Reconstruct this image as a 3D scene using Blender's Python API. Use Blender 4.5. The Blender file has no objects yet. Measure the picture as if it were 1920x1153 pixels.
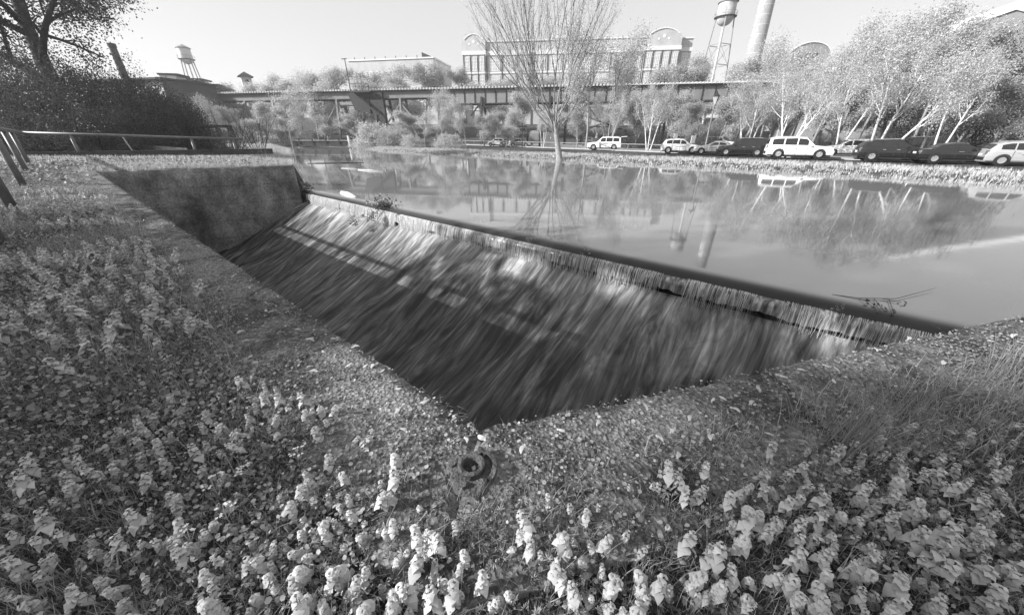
import bpy, math, random
import numpy as np
from mathutils import Vector, Matrix
from mathutils import noise as mnoise

random.seed(7)
RNG = np.random.default_rng(7)
S = bpy.context.scene
COL = S.collection

# ------------------------------------------------------------------ camera, sky, sun, exposure
F_PX, YH, CX, CY, EYE = 655.0, 254.0, 960.0, 576.5, 1.0
TH = math.atan((CY - YH) / F_PX)
SUN_EL, SUN_AZ = math.radians(26.5), math.radians(-105.0)     # azimuth from +Y towards +X
cam = bpy.data.cameras.new('camera')
cam.sensor_width = 36.0
cam.lens = F_PX / 1920.0 * 36.0
cam.clip_start, cam.clip_end = 0.05, 9000.0
cam_ob = bpy.data.objects.new('camera', cam)
COL.objects.link(cam_ob)
cam_ob.location = (0, 0, EYE)
cam_ob.rotation_euler = (math.pi / 2 - TH, 0, 0)
S.camera = cam_ob

world = bpy.data.worlds.new('World')
S.world = world
world.use_nodes = True
wt = world.node_tree
for n in list(wt.nodes):
    wt.nodes.remove(n)
w_out = wt.nodes.new('ShaderNodeOutputWorld')
w_bg = wt.nodes.new('ShaderNodeBackground')
w_bw = wt.nodes.new('ShaderNodeRGBToBW')
w_sky = wt.nodes.new('ShaderNodeTexSky')
w_sky.sky_type = 'NISHITA'
w_sky.sun_disc = False
w_sky.sun_elevation = SUN_EL
w_sky.sun_rotation = SUN_AZ
w_sky.air_density = 1.0
w_sky.dust_density = 0.7
w_sky.ozone_density = 1.0
w_bg.inputs['Strength'].default_value = 0.115
wt.links.new(w_sky.outputs[0], w_bw.inputs[0])
w_mix = wt.nodes.new('ShaderNodeMix'); w_mix.data_type = 'FLOAT'       # thin bright veil of high cloud over the clear sky
w_mix.inputs[0].default_value = 0.62
w_mix.inputs[3].default_value = 4.4
wt.links.new(w_bw.outputs[0], w_mix.inputs[2])
wt.links.new(w_mix.outputs[0], w_bg.inputs['Color'])
wt.links.new(w_bg.outputs[0], w_out.inputs['Surface'])

sun = bpy.data.lights.new('sun', 'SUN')
sun.energy = 5.0
sun.angle = math.radians(0.55)
sun_ob = bpy.data.objects.new('sun', sun)
COL.objects.link(sun_ob)
sun_dir = Vector((math.sin(SUN_AZ) * math.cos(SUN_EL), math.cos(SUN_AZ) * math.cos(SUN_EL), math.sin(SUN_EL)))
sun_ob.rotation_euler = sun_dir.to_track_quat('Z', 'Y').to_euler()
sun_ob.location = (-30, 0, 40)

S.view_settings.view_transform = 'Standard'
S.view_settings.look = 'None'
S.view_settings.gamma = 1.0
S.view_settings.exposure = 0.85
S.view_settings.use_curve_mapping = False
S.cycles.max_bounces = 6
S.cycles.diffuse_bounces = 3
S.cycles.glossy_bounces = 3
S.cycles.transparent_max_bounces = 8
S.cycles.caustics_reflective = False
S.cycles.caustics_refractive = False

# ------------------------------------------------------------------ pixel <-> place helpers (real distances in metres)
_c, _s = math.cos(TH), math.sin(TH)
def ray(x, y):
    u, v = (x - CX) / F_PX, (CY - y) / F_PX
    return np.array([u, _c + v * _s, -_s + v * _c])
def at_z(x, y, z):
    r = ray(x, y); t = (z - EYE) / r[2]
    return np.array([0, 0, EYE]) + t * r
def at_y(x, y, Y):
    r = ray(x, y); t = Y / r[1]
    return np.array([0, 0, EYE]) + t * r

# ------------------------------------------------------------------ object helpers
def tag(o, label=None, cat=None, group=None, kind=None):
    if label: o['label'] = label
    if cat: o['category'] = cat
    if group: o['group'] = group
    if kind: o['kind'] = kind
    return o
def empty(name, loc=(0, 0, 0), rz=0.0, label=None, cat=None, group=None):
    o = bpy.data.objects.new(name, None)
    o.empty_display_size = 0.2
    COL.objects.link(o)
    o.location = tuple(float(v) for v in loc)
    o.rotation_euler = (0, 0, rz)
    return tag(o, label, cat, group)
def link(name, me, parent=None):
    o = bpy.data.objects.new(name, me)
    COL.objects.link(o)
    if parent is not None: o.parent = parent
    return o
KIDS = {}
def copy_tree(root, loc, rz=None, scale=None):
    r = root.copy(); COL.objects.link(r)
    r.location = tuple(float(v) for v in loc)
    if rz is not None: r.rotation_euler = (0, 0, rz)
    if scale is not None: r.scale = scale if hasattr(scale, '__len__') else (scale,) * 3
    for ch in root.children:
        c = ch.copy(); COL.objects.link(c); c.parent = r
        for g in ch.children:
            d = g.copy(); COL.objects.link(d); d.parent = c
    return r

def mesh_np(name, V, Q, mat, smooth=False):
    """V (n,3), Q (m,k) with k = 3 or 4"""
    V = np.asarray(V, dtype=np.float32); Q = np.asarray(Q, dtype=np.int32)
    me = bpy.data.meshes.new(name)
    m, k = Q.shape
    me.vertices.add(len(V)); me.vertices.foreach_set('co', V.ravel())
    me.loops.add(m * k); me.loops.foreach_set('vertex_index', Q.ravel())
    me.polygons.add(m)
    me.polygons.foreach_set('loop_start', np.arange(0, m * k, k, dtype=np.int32))
    me.polygons.foreach_set('loop_total', np.full(m, k, dtype=np.int32))
    if smooth: me.polygons.foreach_set('use_smooth', np.ones(m, dtype=bool))
    me.update(calc_edges=True)
    me.materials.append(mat)
    return me

def unit(v):
    v = np.asarray(v, dtype=float); n = np.linalg.norm(v)
    return v / n if n > 1e-9 else v

class MB:
    def __init__(self): self.v, self.f = [], []
    def add(self, vs, fs):
        b = len(self.v)
        self.v.extend([tuple(map(float, p)) for p in vs])
        self.f.extend([tuple(b + i for i in f) for f in fs])
        return self
    def box(self, c, s, rz=0.0):
        x, y, z = [k / 2 for k in s]; ca, sa = math.cos(rz), math.sin(rz)
        vs = [(c[0] + ca * i * x - sa * j * y, c[1] + sa * i * x + ca * j * y, c[2] + k * z)
              for k in (-1, 1) for i, j in ((-1, -1), (1, -1), (1, 1), (-1, 1))]
        return self.add(vs, [(3, 2, 1, 0), (4, 5, 6, 7), (0, 1, 5, 4), (1, 2, 6, 5), (2, 3, 7, 6), (3, 0, 4, 7)])
    def bar(self, a, b, w, h=None, up=(0, 0, 1)):
        h = w if h is None else h
        a, b = np.array(a, float), np.array(b, float); d = unit(b - a)
        u = np.cross(d, up)
        u = unit(u) if np.linalg.norm(u) > 1e-4 else np.array([1.0, 0, 0])
        n = np.cross(u, d)
        vs = [p + i * u * w / 2 + j * n * h / 2 for p in (a, b) for i, j in ((-1, -1), (1, -1), (1, 1), (-1, 1))]
        return self.add(vs, [(3, 2, 1, 0), (4, 5, 6, 7), (0, 1, 5, 4), (1, 2, 6, 5), (2, 3, 7, 6), (3, 0, 4, 7)])
    def tube(self, pts, rad, n=6, cap=True):
        pts = [np.array(p, float) for p in pts]
        rad = [rad] * len(pts) if not hasattr(rad, '__len__') else rad
        vs, fs = [], []; ref = None
        for i, p in enumerate(pts):
            d = unit(pts[min(i + 1, len(pts) - 1)] - pts[max(i - 1, 0)])
            if ref is None: ref = np.array([0, 0, 1.0]) if abs(d[2]) < .9 else np.array([1.0, 0, 0])
            u = unit(np.cross(d, ref)); v = np.cross(u, d); ref = v
            for k in range(n):
                a = 2 * math.pi * k / n
                vs.append(p + rad[i] * (math.cos(a) * u + math.sin(a) * v))
        for i in range(len(pts) - 1):
            for k in range(n):
                fs.append((i * n + k, i * n + (k + 1) % n, (i + 1) * n + (k + 1) % n, (i + 1) * n + k))
        if cap:
            fs.append(tuple(range(n))[::-1]); fs.append(tuple((len(pts) - 1) * n + k for k in range(n)))
        return self.add(vs, fs)
    def lathe(self, prof, n=24, c=(0, 0, 0)):
        vs = [(c[0] + r * math.cos(2 * math.pi * k / n), c[1] + r * math.sin(2 * math.pi * k / n), c[2] + z) for r, z in prof for k in range(n)]
        fs = [(i * n + k, i * n + (k + 1) % n, (i + 1) * n + (k + 1) % n, (i + 1) * n + k) for i in range(len(prof) - 1) for k in range(n)]
        return self.add(vs, fs)
    def prism(self, poly, a, b):
        """poly: list of 3D points (one face); extruded by vector from a to b"""
        d = np.array(b, float) - np.array(a, float); n = len(poly)
        vs = [np.array(p, float) for p in poly] + [np.array(p, float) + d for p in poly]
        fs = [tuple(range(n))[::-1], tuple(range(n, 2 * n))] + [(i, (i + 1) % n, n + (i + 1) % n, n + i) for i in range(n)]
        return self.add(vs, fs)
    def quad(self, *p): return self.add(p, [tuple(range(len(p)))])
    def build(self, name, mat, parent=None, smooth=False, label=None):
        me = bpy.data.meshes.new(name)
        me.from_pydata(self.v, [], self.f)
        if smooth: me.polygons.foreach_set('use_smooth', np.ones(len(self.f), dtype=bool))
        me.update(); me.materials.append(mat)
        o = link(name, me, parent)
        if label: o['label'] = label
        return o

# ------------------------------------------------------------------ materials (the photograph is monochrome: every base colour is a grey)
class NT:
    def __init__(self, name):
        self.m = bpy.data.materials.new(name); self.m.use_nodes = True
        self.t = self.m.node_tree; self.t.nodes.clear()
        self.out = self.t.nodes.new('ShaderNodeOutputMaterial')
    def n(self, typ, **kw):
        nd = self.t.nodes.new(typ)
        for k, v in kw.items():
            if k.startswith('i_'):
                key = k[2:].replace('_', ' ')
                (nd.inputs[int(key)] if key.isdigit() else nd.inputs[key]).default_value = v
            else: setattr(nd, k, v)
        return nd
    def l(self, a, b): self.t.links.new(a, b)
    def ramp(self, fac, stops):
        r = self.n('ShaderNodeValToRGB'); e = r.color_ramp.elements
        while len(e) < len(stops): e.new(0.5)
        for i, (p, v) in enumerate(stops):
            e[i].position = p; e[i].color = (v, v, v, 1)
        self.l(fac, r.inputs[0]); return r.outputs[0]
def g3(v): return (v, v, v, 1)

def mat_plain(name, v, rough=0.6, spec=0.4, metal=0.0, var=0.0, scale=6.0, bump=0.0, bscale=None, vec='Object', coat=0.0):
    m = NT(name); p = m.n('ShaderNodeBsdfPrincipled')
    p.inputs['Roughness'].default_value = rough; p.inputs['Specular IOR Level'].default_value = spec
    p.inputs['Metallic'].default_value = metal; p.inputs['Coat Weight'].default_value = coat
    p.inputs['Base Color'].default_value = g3(v)
    if var > 0 or bump > 0:
        tc = m.n('ShaderNodeTexCoord')
    if var > 0:
        nz = m.n('ShaderNodeTexNoise', i_Scale=scale, i_Detail=6.0, i_Roughness=0.65); m.l(tc.outputs[vec], nz.inputs['Vector'])
        m.l(m.ramp(nz.outputs['Fac'], [(0.28, v * (1 - var)), (0.72, v * (1 + var))]), p.inputs['Base Color'])
    if bump > 0:
        nb = m.n('ShaderNodeTexNoise', i_Scale=bscale or scale * 4, i_Detail=5.0); m.l(tc.outputs[vec], nb.inputs['Vector'])
        b = m.n('ShaderNodeBump', i_Strength=bump, i_Distance=0.02); m.l(nb.outputs['Fac'], b.inputs['Height']); m.l(b.outputs[0], p.inputs['Normal'])
    m.l(p.outputs[0], m.out.inputs[0]); return m.m

def mat_leaf(name, lo, hi, trans=0.35, rough=0.55, scale=None):
    """foliage: diffuse and light-passing leaf, each leaf its own grey"""
    m = NT(name); geo = m.n('ShaderNodeNewGeometry')
    col = m.ramp(geo.outputs['Random Per Island'], [(0.0, lo), (1.0, hi)])
    p = m.n('ShaderNodeBsdfPrincipled', i_Roughness=rough); p.inputs['Specular IOR Level'].default_value = 0.3
    t = m.n('ShaderNodeBsdfTranslucent'); mx = m.n('ShaderNodeMixShader', i_0=trans)
    m.l(col, p.inputs['Base Color']); m.l(col, t.inputs['Color'])
    m.l(p.outputs[0], mx.inputs[1]); m.l(t.outputs[0], mx.inputs[2]); m.l(mx.outputs[0], m.out.inputs[0]); return m.m

def mat_concrete(name, v, dark=0.35, scale=1.0, bump=0.6, moss=0.5, drips=False):
    """weathered aggregate concrete: stones, pits, dark lichen patches"""
    m = NT(name); tc = m.n('ShaderNodeTexCoord'); p = m.n('ShaderNodeBsdfPrincipled', i_Roughness=0.85)
    p.inputs['Specular IOR Level'].default_value = 0.25
    vo = m.n('ShaderNodeTexVoronoi', i_Scale=70.0 * scale); m.l(tc.outputs['Object'], vo.inputs['Vector'])
    st = m.ramp(vo.outputs['Color'], [(0.15, v * (0.85 if drips else 0.62)), (0.55, v), (0.95, v * (1.15 if drips else 1.55))])
    n1 = m.n('ShaderNodeTexNoise', i_Scale=2.2 * scale, i_Detail=8.0, i_Roughness=0.7); m.l(tc.outputs['Object'], n1.inputs['Vector'])
    pat = m.ramp(n1.outputs['Fac'], [(0.40, dark), (0.40 + 0.25 * moss + 0.02, 1.0)])
    n2 = m.n('ShaderNodeTexNoise', i_Scale=45.0 * scale, i_Detail=4.0, i_Roughness=0.7); m.l(tc.outputs['Object'], n2.inputs['Vector'])
    fine = m.ramp(n2.outputs['Fac'], [(0.3, 0.55), (0.7, 1.35)])
    a = m.n('ShaderNodeMix', data_type='RGBA', blend_type='MULTIPLY'); a.inputs[0].default_value = 1.0
    b = m.n('ShaderNodeMix', data_type='RGBA', blend_type='MULTIPLY'); b.inputs[0].default_value = 1.0
    m.l(st, a.inputs[6]); m.l(pat, a.inputs[7]); m.l(a.outputs[2], b.inputs[6]); m.l(fine, b.inputs[7]); m.l(b.outputs[2], p.inputs['Base Color'])
    mh = m.n('ShaderNodeMath', operation='ADD'); m.l(n2.outputs['Fac'], mh.inputs[0]); m.l(vo.outputs['Distance'], mh.inputs[1])
    bp = m.n('ShaderNodeBump', i_Strength=bump, i_Distance=0.012); m.l(mh.outputs[0], bp.inputs['Height']); m.l(bp.outputs[0], p.inputs['Normal'])
    # cracks and joints
    nd = m.n('ShaderNodeTexNoise', i_Scale=3.0, i_Detail=4.0); m.l(tc.outputs['Object'], nd.inputs['Vector'])
    wv = m.n('ShaderNodeMix', data_type='RGBA'); wv.inputs[0].default_value = 0.16; m.l(tc.outputs['Object'], wv.inputs[6]); m.l(nd.outputs['Color'], wv.inputs[7])
    cr = m.n('ShaderNodeTexVoronoi', feature='DISTANCE_TO_EDGE', i_Scale=0.95); m.l(wv.outputs[2], cr.inputs['Vector'])
    crk = m.ramp(cr.outputs['Distance'], [(0.0, 0.3), (0.014, 1.0)])
    # long drips and tide marks: dirt with a shape of its own
    mp = m.n('ShaderNodeMapping'); mp.inputs['Scale'].default_value = (2.2, 2.2, 0.35) if not drips else (1.5, 1.5, 0.9); m.l(tc.outputs['Object'], mp.inputs[0])
    dn_ = m.n('ShaderNodeTexNoise', i_Scale=1.0, i_Detail=7.0, i_Roughness=0.7); m.l(mp.outputs[0], dn_.inputs['Vector'])
    drp = m.ramp(dn_.outputs['Fac'], [(0.36, 0.55 if drips else 0.8), (0.62, 1.5 if drips else 1.15)])
    sz = m.n('ShaderNodeSeparateXYZ'); m.l(tc.outputs['Object'], sz.inputs[0])
    md_ = m.n('ShaderNodeMath', operation='PINGPONG'); md_.inputs[1].default_value = 0.30; m.l(sz.outputs[2], md_.inputs[0])
    seam = m.ramp(md_.outputs[0], [(0.0, 0.75), (0.03, 1.0)]) if drips else None
    c_ = b.outputs[2]
    for extra in ((None if drips else crk), drp, seam):
        if extra is None: continue
        q = m.n('ShaderNodeMix', data_type='RGBA', blend_type='MULTIPLY'); q.inputs[0].default_value = 1.0
        m.l(c_, q.inputs[6]); m.l(extra, q.inputs[7]); c_ = q.outputs[2]
    m.l(c_, p.inputs['Base Color'])
    m.l(p.outputs[0], m.out.inputs[0]); return m.m

def mat_ground(name, lo, hi, scale, bump=0.5):
    m = NT(name); tc = m.n('ShaderNodeTexCoord'); p = m.n('ShaderNodeBsdfPrincipled', i_Roughness=0.95)
    p.inputs['Specular IOR Level'].default_value = 0.1
    n1 = m.n('ShaderNodeTexNoise', i_Scale=scale, i_Detail=10.0, i_Roughness=0.75); m.l(tc.outputs['Object'], n1.inputs['Vector'])
    m.l(m.ramp(n1.outputs['Fac'], [(0.3, lo), (0.7, hi)]), p.inputs['Base Color'])
    n2 = m.n('ShaderNodeTexNoise', i_Scale=scale * 9, i_Detail=4.0); m.l(tc.outputs['Object'], n2.inputs['Vector'])
    b = m.n('ShaderNodeBump', i_Strength=bump, i_Distance=0.03); m.l(n2.outputs['Fac'], b.inputs['Height']); m.l(b.outputs[0], p.inputs['Normal'])
    m.l(p.outputs[0], m.out.inputs[0]); return m.m

def mat_brick(name, v, mortar, scale):
    m = NT(name); tc = m.n('ShaderNodeTexCoord'); p = m.n('ShaderNodeBsdfPrincipled', i_Roughness=0.9)
    n1 = m.n('ShaderNodeTexNoise', i_Scale=0.35, i_Detail=6.0); m.l(tc.outputs['Object'], n1.inputs['Vector'])
    n2 = m.n('ShaderNodeTexNoise', i_Scale=scale, i_Detail=3.0); m.l(tc.outputs['Object'], n2.inputs['Vector'])
    a = m.n('ShaderNodeMix', data_type='RGBA', blend_type='MULTIPLY'); a.inputs[0].default_value = 1.0
    m.l(m.ramp(n1.outputs['Fac'], [(0.3, v * 0.85), (0.7, v * 1.12)]), a.inputs[6]); m.l(m.ramp(n2.outputs['Fac'], [(0.35, 0.85), (0.65, 1.1)]), a.inputs[7])
    m.l(a.outputs[2], p.inputs['Base Color']); m.l(p.outputs[0], m.out.inputs[0]); return m.m

M = {
    'concrete_top': mat_concrete('weathered_concrete_top', 0.18, dark=0.38, scale=1.0, bump=0.7),
    'concrete_face': mat_concrete('stained_concrete_face', 0.27, dark=0.55, scale=0.45, bump=0.5, moss=0.8, drips=True),
    'weir': mat_concrete('wet_weir_concrete', 0.07, dark=0.3, scale=0.8, bump=0.4),
    'soil': mat_ground('soil_and_turf', 0.03, 0.11, 3.0),
    'grass': mat_leaf('bank_grass_blades', 0.34, 0.7, trans=0.3),
    'asphalt': mat_ground('lot_asphalt', 0.24, 0.34, 1.3, 0.2),
    'kerb': mat_plain('pale_kerb', 0.5, 0.85, var=0.2, scale=2.0),
    'leaf_pale': mat_leaf('spring_leaf_pale', 0.38, 0.72, trans=0.5),
    'leaf_mid': mat_leaf('spring_leaf_mid', 0.28, 0.56, trans=0.5),
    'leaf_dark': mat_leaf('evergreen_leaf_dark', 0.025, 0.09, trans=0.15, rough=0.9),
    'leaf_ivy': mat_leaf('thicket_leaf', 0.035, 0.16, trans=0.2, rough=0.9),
    'bark': mat_plain('grey_bark', 0.26, 0.9, 0.2, var=0.4, scale=5.0, bump=0.5),
    'bark_dark': mat_plain('dark_bark', 0.06, 0.9, 0.2, var=0.4, scale=5.0, bump=0.5),
    'bark_birch': mat_plain('white_birch_bark', 0.62, 0.8, 0.2, var=0.35, scale=3.0, bump=0.3),
    'twig': mat_plain('dry_twig', 0.10, 0.9, 0.2),
    'rail_steel': mat_plain('painted_pipe_rail', 0.12, 0.45, 0.5, var=0.4, scale=4.0, bump=0.15, bscale=60),
    'timber_dark': mat_plain('dark_timber', 0.06, 0.85, 0.2, var=0.4, scale=3.0, bump=0.3),
    'timber_grey': mat_plain('grey_timber', 0.33, 0.85, 0.2, var=0.3, scale=3.0, bump=0.3),
    'rust': mat_plain('rusted_iron', 0.09, 0.85, 0.3, var=0.6, scale=14.0, bump=0.9, bscale=70),
    'girder': mat_plain('faded_girder_paint', 0.21, 0.7, 0.3, var=0.25, scale=0.5),
    'steel_dark': mat_plain('dark_steelwork', 0.035, 0.7, 0.3),
    'steel_mid': mat_plain('grey_steelwork', 0.25, 0.6, 0.4, var=0.2, scale=1.0),
    'tie': mat_plain('weathered_sleeper', 0.5, 0.9, 0.1, var=0.3, scale=1.0),
    'brick_light': mat_brick('faded_brick', 0.5, 0.6, 6.0),
    'brick_mid': mat_brick('mid_brick', 0.28, 0.4, 6.0),
    'brick_dark': mat_brick('dark_brick', 0.07, 0.1, 6.0),
    'stone_trim': mat_plain('pale_stone_trim', 0.72, 0.8, 0.2, var=0.1, scale=0.6),
    'window_frame': mat_plain('white_window_frame', 0.75, 0.6, 0.3),
    'window_glass': mat_plain('factory_window_glass', 0.55, 0.15, 0.6, var=0.25, scale=0.6),
    'roof_dark': mat_plain('dark_roofing', 0.05, 0.8, 0.2, var=0.2, scale=0.7),
    'roof_pale': mat_plain('pale_metal_roof', 0.8, 0.5, 0.3, var=0.05, scale=0.5),
    'white_wall': mat_plain('white_render', 0.8, 0.8, 0.2, var=0.05, scale=0.5),
    'chimney': mat_brick('chimney_brick', 0.33, 0.5, 3.0),
    'white_paint': mat_plain('white_sign_paint', 0.82, 0.6, 0.3),
    'tank': mat_plain('tank_silver_paint', 0.45, 0.55, 0.4, var=0.5, scale=0.45),
    'tank_pale': mat_plain('tank_pale_paint', 0.6, 0.55, 0.4, var=0.2, scale=0.4),
    'car_white': mat_plain('car_paint_white', 0.80, 0.3, 0.5, coat=0.6),
    'car_silver': mat_plain('car_paint_silver', 0.45, 0.3, 0.5, metal=0.3, coat=0.6),
    'car_black': mat_plain('car_paint_black', 0.012, 0.2, 0.5, coat=0.8),
    'car_glass': mat_plain('car_glass', 0.02, 0.05, 0.7),
    'tyre': mat_plain('tyre_rubber', 0.02, 0.8, 0.2),
    'rim': mat_plain('alloy_rim', 0.5, 0.35, 0.5, metal=0.6),
    'trim_black': mat_plain('black_plastic_trim', 0.02, 0.6, 0.3),
    'lamp_red': mat_plain('tail_lamp_lens', 0.16, 0.2, 0.5),
    'lamp_clear': mat_plain('head_lamp_lens', 0.6, 0.15, 0.6),
    'lantern_glass': mat_plain('lantern_glass', 0.55, 0.2, 0.5),
    'nettle': mat_leaf('dead_nettle_leaf', 0.34, 0.74, trans=0.3),
    'nettle_stem': mat_plain('dead_nettle_stem', 0.3, 0.7, 0.3),
    'cover': mat_leaf('ground_cover_leaf', 0.03, 0.16, trans=0.25),
    'cover_lace': mat_leaf('lacy_ground_leaf', 0.10, 0.38, trans=0.3),
    'straw': mat_leaf('dry_straw', 0.12, 0.38, trans=0.1),
    'seed': mat_leaf('maple_seed_wing', 0.42, 0.6, trans=0.25),
    'blade': mat_leaf('rush_blade', 0.10, 0.25, trans=0.2),
    'petal': mat_leaf('white_cress_petal', 0.75, 0.85, trans=0.2),
    'pebble': mat_leaf('pebble_stone', 0.08, 0.34, trans=0.0, rough=0.8),
    'near_grass': mat_leaf('near_grass_blades', 0.14, 0.5, trans=0.3),
    'weed': mat_leaf('weed_leaf_mid', 0.14, 0.5, trans=0.3),
    'fall': None, 'pond': None, 'rapids': None,
}

# pond: slow, murky, smooth water
m = NT('pond_water'); tc = m.n('ShaderNodeTexCoord')
p = m.n('ShaderNodeBsdfPrincipled', i_Roughness=0.06, i_IOR=2.05); p.inputs['Base Color'].default_value = g3(0.14)
mp = m.n('ShaderNodeMapping'); mp.inputs['Scale'].default_value = (1, 1, 1); m.l(tc.outputs['Object'], mp.inputs[0])
nz = m.n('ShaderNodeTexNoise', i_Scale=1.3, i_Detail=3.0); m.l(mp.outputs[0], nz.inputs['Vector'])
bp = m.n('ShaderNodeBump', i_Strength=0.02, i_Distance=0.05); m.l(nz.outputs['Fac'], bp.inputs['Height']); m.l(bp.outputs[0], p.inputs['Normal'])
n3 = m.n('ShaderNodeTexNoise', i_Scale=0.35, i_Detail=3.0); m.l(tc.outputs['Object'], n3.inputs['Vector'])
m.l(m.ramp(n3.outputs['Fac'], [(0.35, 0.03), (0.7, 0.055)]), p.inputs['Roughness'])
# near the crest colour and IOR drop, painting in the drawn-down surface's dimmer reflection: world distance upstream of the lip
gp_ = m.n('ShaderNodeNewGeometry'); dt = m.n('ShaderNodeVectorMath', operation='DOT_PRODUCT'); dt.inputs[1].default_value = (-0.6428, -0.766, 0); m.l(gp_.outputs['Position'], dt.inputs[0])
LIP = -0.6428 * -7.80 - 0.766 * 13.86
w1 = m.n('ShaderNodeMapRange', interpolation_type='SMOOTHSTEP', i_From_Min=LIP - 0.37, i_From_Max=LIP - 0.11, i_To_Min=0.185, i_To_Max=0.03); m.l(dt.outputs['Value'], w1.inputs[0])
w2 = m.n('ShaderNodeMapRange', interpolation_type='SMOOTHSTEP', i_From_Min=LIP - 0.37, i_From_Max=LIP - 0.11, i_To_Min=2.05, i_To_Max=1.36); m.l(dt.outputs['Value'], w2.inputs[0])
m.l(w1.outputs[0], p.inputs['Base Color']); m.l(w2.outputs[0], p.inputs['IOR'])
m.l(p.outputs[0], m.out.inputs[0]); M['pond'] = m.m

# the thin dark film of water drawn down over the crest
m = NT('crest_film'); p = m.n('ShaderNodeBsdfPrincipled', i_Roughness=0.1, i_IOR=1.33); p.inputs['Base Color'].default_value = g3(0.03)
m.l(p.outputs[0], m.out.inputs[0]); M['film'] = m.m

# rapids: dark water carrying foam in long streaks down the apron (UV: u = metres along the crest, v = metres downstream)
m = NT('apron_rapids'); uv = m.n('ShaderNodeUVMap')
def streak(su, sv, det, dist=0.0):
    mp = m.n('ShaderNodeMapping'); mp.inputs['Scale'].default_value = (su, sv, 1); m.l(uv.outputs[0], mp.inputs[0])
    nz = m.n('ShaderNodeTexNoise', i_Scale=1.0, i_Detail=det, i_Roughness=0.6, i_Distortion=dist); m.l(mp.outputs[0], nz.inputs['Vector'])
    return nz.outputs['Fac']
fa, fb, fc = streak(8.0, 1.05, 5.0, 0.9), streak(1.9, 0.7, 4.0, 1.0), streak(32.0, 2.0, 4.0, 0.6)
sx = m.n('ShaderNodeSeparateXYZ'); m.l(uv.outputs[0], sx.inputs[0])
def mth(op, a, b):
    q = m.n('ShaderNodeMath', operation=op)
    for i, z in enumerate((a, b)):
        if isinstance(z, (int, float)): q.inputs[i].default_value = z
        else: m.l(z, q.inputs[i])
    return q.outputs[0]
fall_off = m.n('ShaderNodeMapRange', i_From_Min=0.0, i_From_Max=1.5, i_To_Min=0.135, i_To_Max=0.008); m.l(sx.outputs[1], fall_off.inputs[0])
tot = mth('ADD', mth('ADD', mth('MULTIPLY', fa, 0.5), mth('MULTIPLY', fb, 0.45)), mth('ADD', mth('MULTIPLY', fc, 0.15), fall_off.outputs[0]))
foam = m.ramp(tot, [(0.51, 0.0), (0.60, 0.08), (0.69, 0.24), (0.80, 0.62), (0.98, 0.9)])
p = m.n('ShaderNodeBsdfPrincipled', i_Roughness=0.16, i_IOR=1.33); p.inputs['Base Color'].default_value = g3(0.025)
fo = m.n('ShaderNodeBsdfPrincipled', i_Roughness=0.6); fo.inputs['Base Color'].default_value = g3(0.74); fo.inputs['Specular IOR Level'].default_value = 0.3
bp = m.n('ShaderNodeBump', i_Strength=0.5, i_Distance=0.05); m.l(tot, bp.inputs['Height']); m.l(bp.outputs[0], p.inputs['Normal']); m.l(bp.outputs[0], fo.inputs['Normal'])
mx = m.n('ShaderNodeMixShader'); m.l(foam, mx.inputs[0]); m.l(p.outputs[0], mx.inputs[1]); m.l(fo.outputs[0], mx.inputs[2]); m.l(mx.outputs[0], m.out.inputs[0]); M['rapids'] = m.m

# falling water strands
m = NT('falling_water'); geo = m.n('ShaderNodeNewGeometry')
p = m.n('ShaderNodeBsdfPrincipled', i_Roughness=0.2); p.inputs['Specular IOR Level'].default_value = 0.5
m.l(m.ramp(geo.outputs['Random Per Island'], [(0.0, 0.35), (1.0, 0.85)]), p.inputs['Base Color'])
t = m.n('ShaderNodeBsdfTranslucent'); t.inputs[0].default_value = g3(0.8)
mx = m.n('ShaderNodeMixShader', i_0=0.35); m.l(p.outputs[0], mx.inputs[1]); m.l(t.outputs[0], mx.inputs[2])
m.l(mx.outputs[0], m.out.inputs[0]); M['fall'] = m.m

m = NT('thin_water_sheet'); geo = m.n('ShaderNodeTexCoord')
p = m.n('ShaderNodeBsdfPrincipled', i_Roughness=0.18, i_IOR=1.33)
mp = m.n('ShaderNodeMapping'); mp.inputs['Scale'].default_value = (22, 22, 1.5); m.l(geo.outputs['Object'], mp.inputs[0])
nz = m.n('ShaderNodeTexNoise', i_Scale=1.0, i_Detail=4.0); m.l(mp.outputs[0], nz.inputs['Vector'])
m.l(m.ramp(nz.outputs['Fac'], [(0.35, 0.06), (0.55, 0.22), (0.75, 0.6)]), p.inputs['Base Color'])
m.l(p.outputs[0], m.out.inputs[0]); M['sheet'] = m.m

# ------------------------------------------------------------------ plan of the weir basin (metres; wall tops at z = 0)
A = np.array([-0.122, 0.993]); B = np.array([-12.736, 11.475]); C = np.array([-8.161, 14.04])
D1 = unit(B - A); D2 = unit(C - B); D3 = np.array([0.962, 0.273]); D3 = D3 / np.linalg.norm(D3)
K0 = np.array([-7.80, 13.86]); E = np.array([0.766, -0.6428]); E = E / np.linalg.norm(E); QD = np.array([E[1], -E[0]])  # E along the crest, QD downstream
# crest meets the right wall
tt = np.linalg.solve(np.array([[E[0], -D3[0]], [E[1], -D3[1]]]), A - K0)
R = K0 + tt[0] * E; LEN = tt[0]
ZW = -0.90                                           # pond level
ZLOT = -0.65

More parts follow.
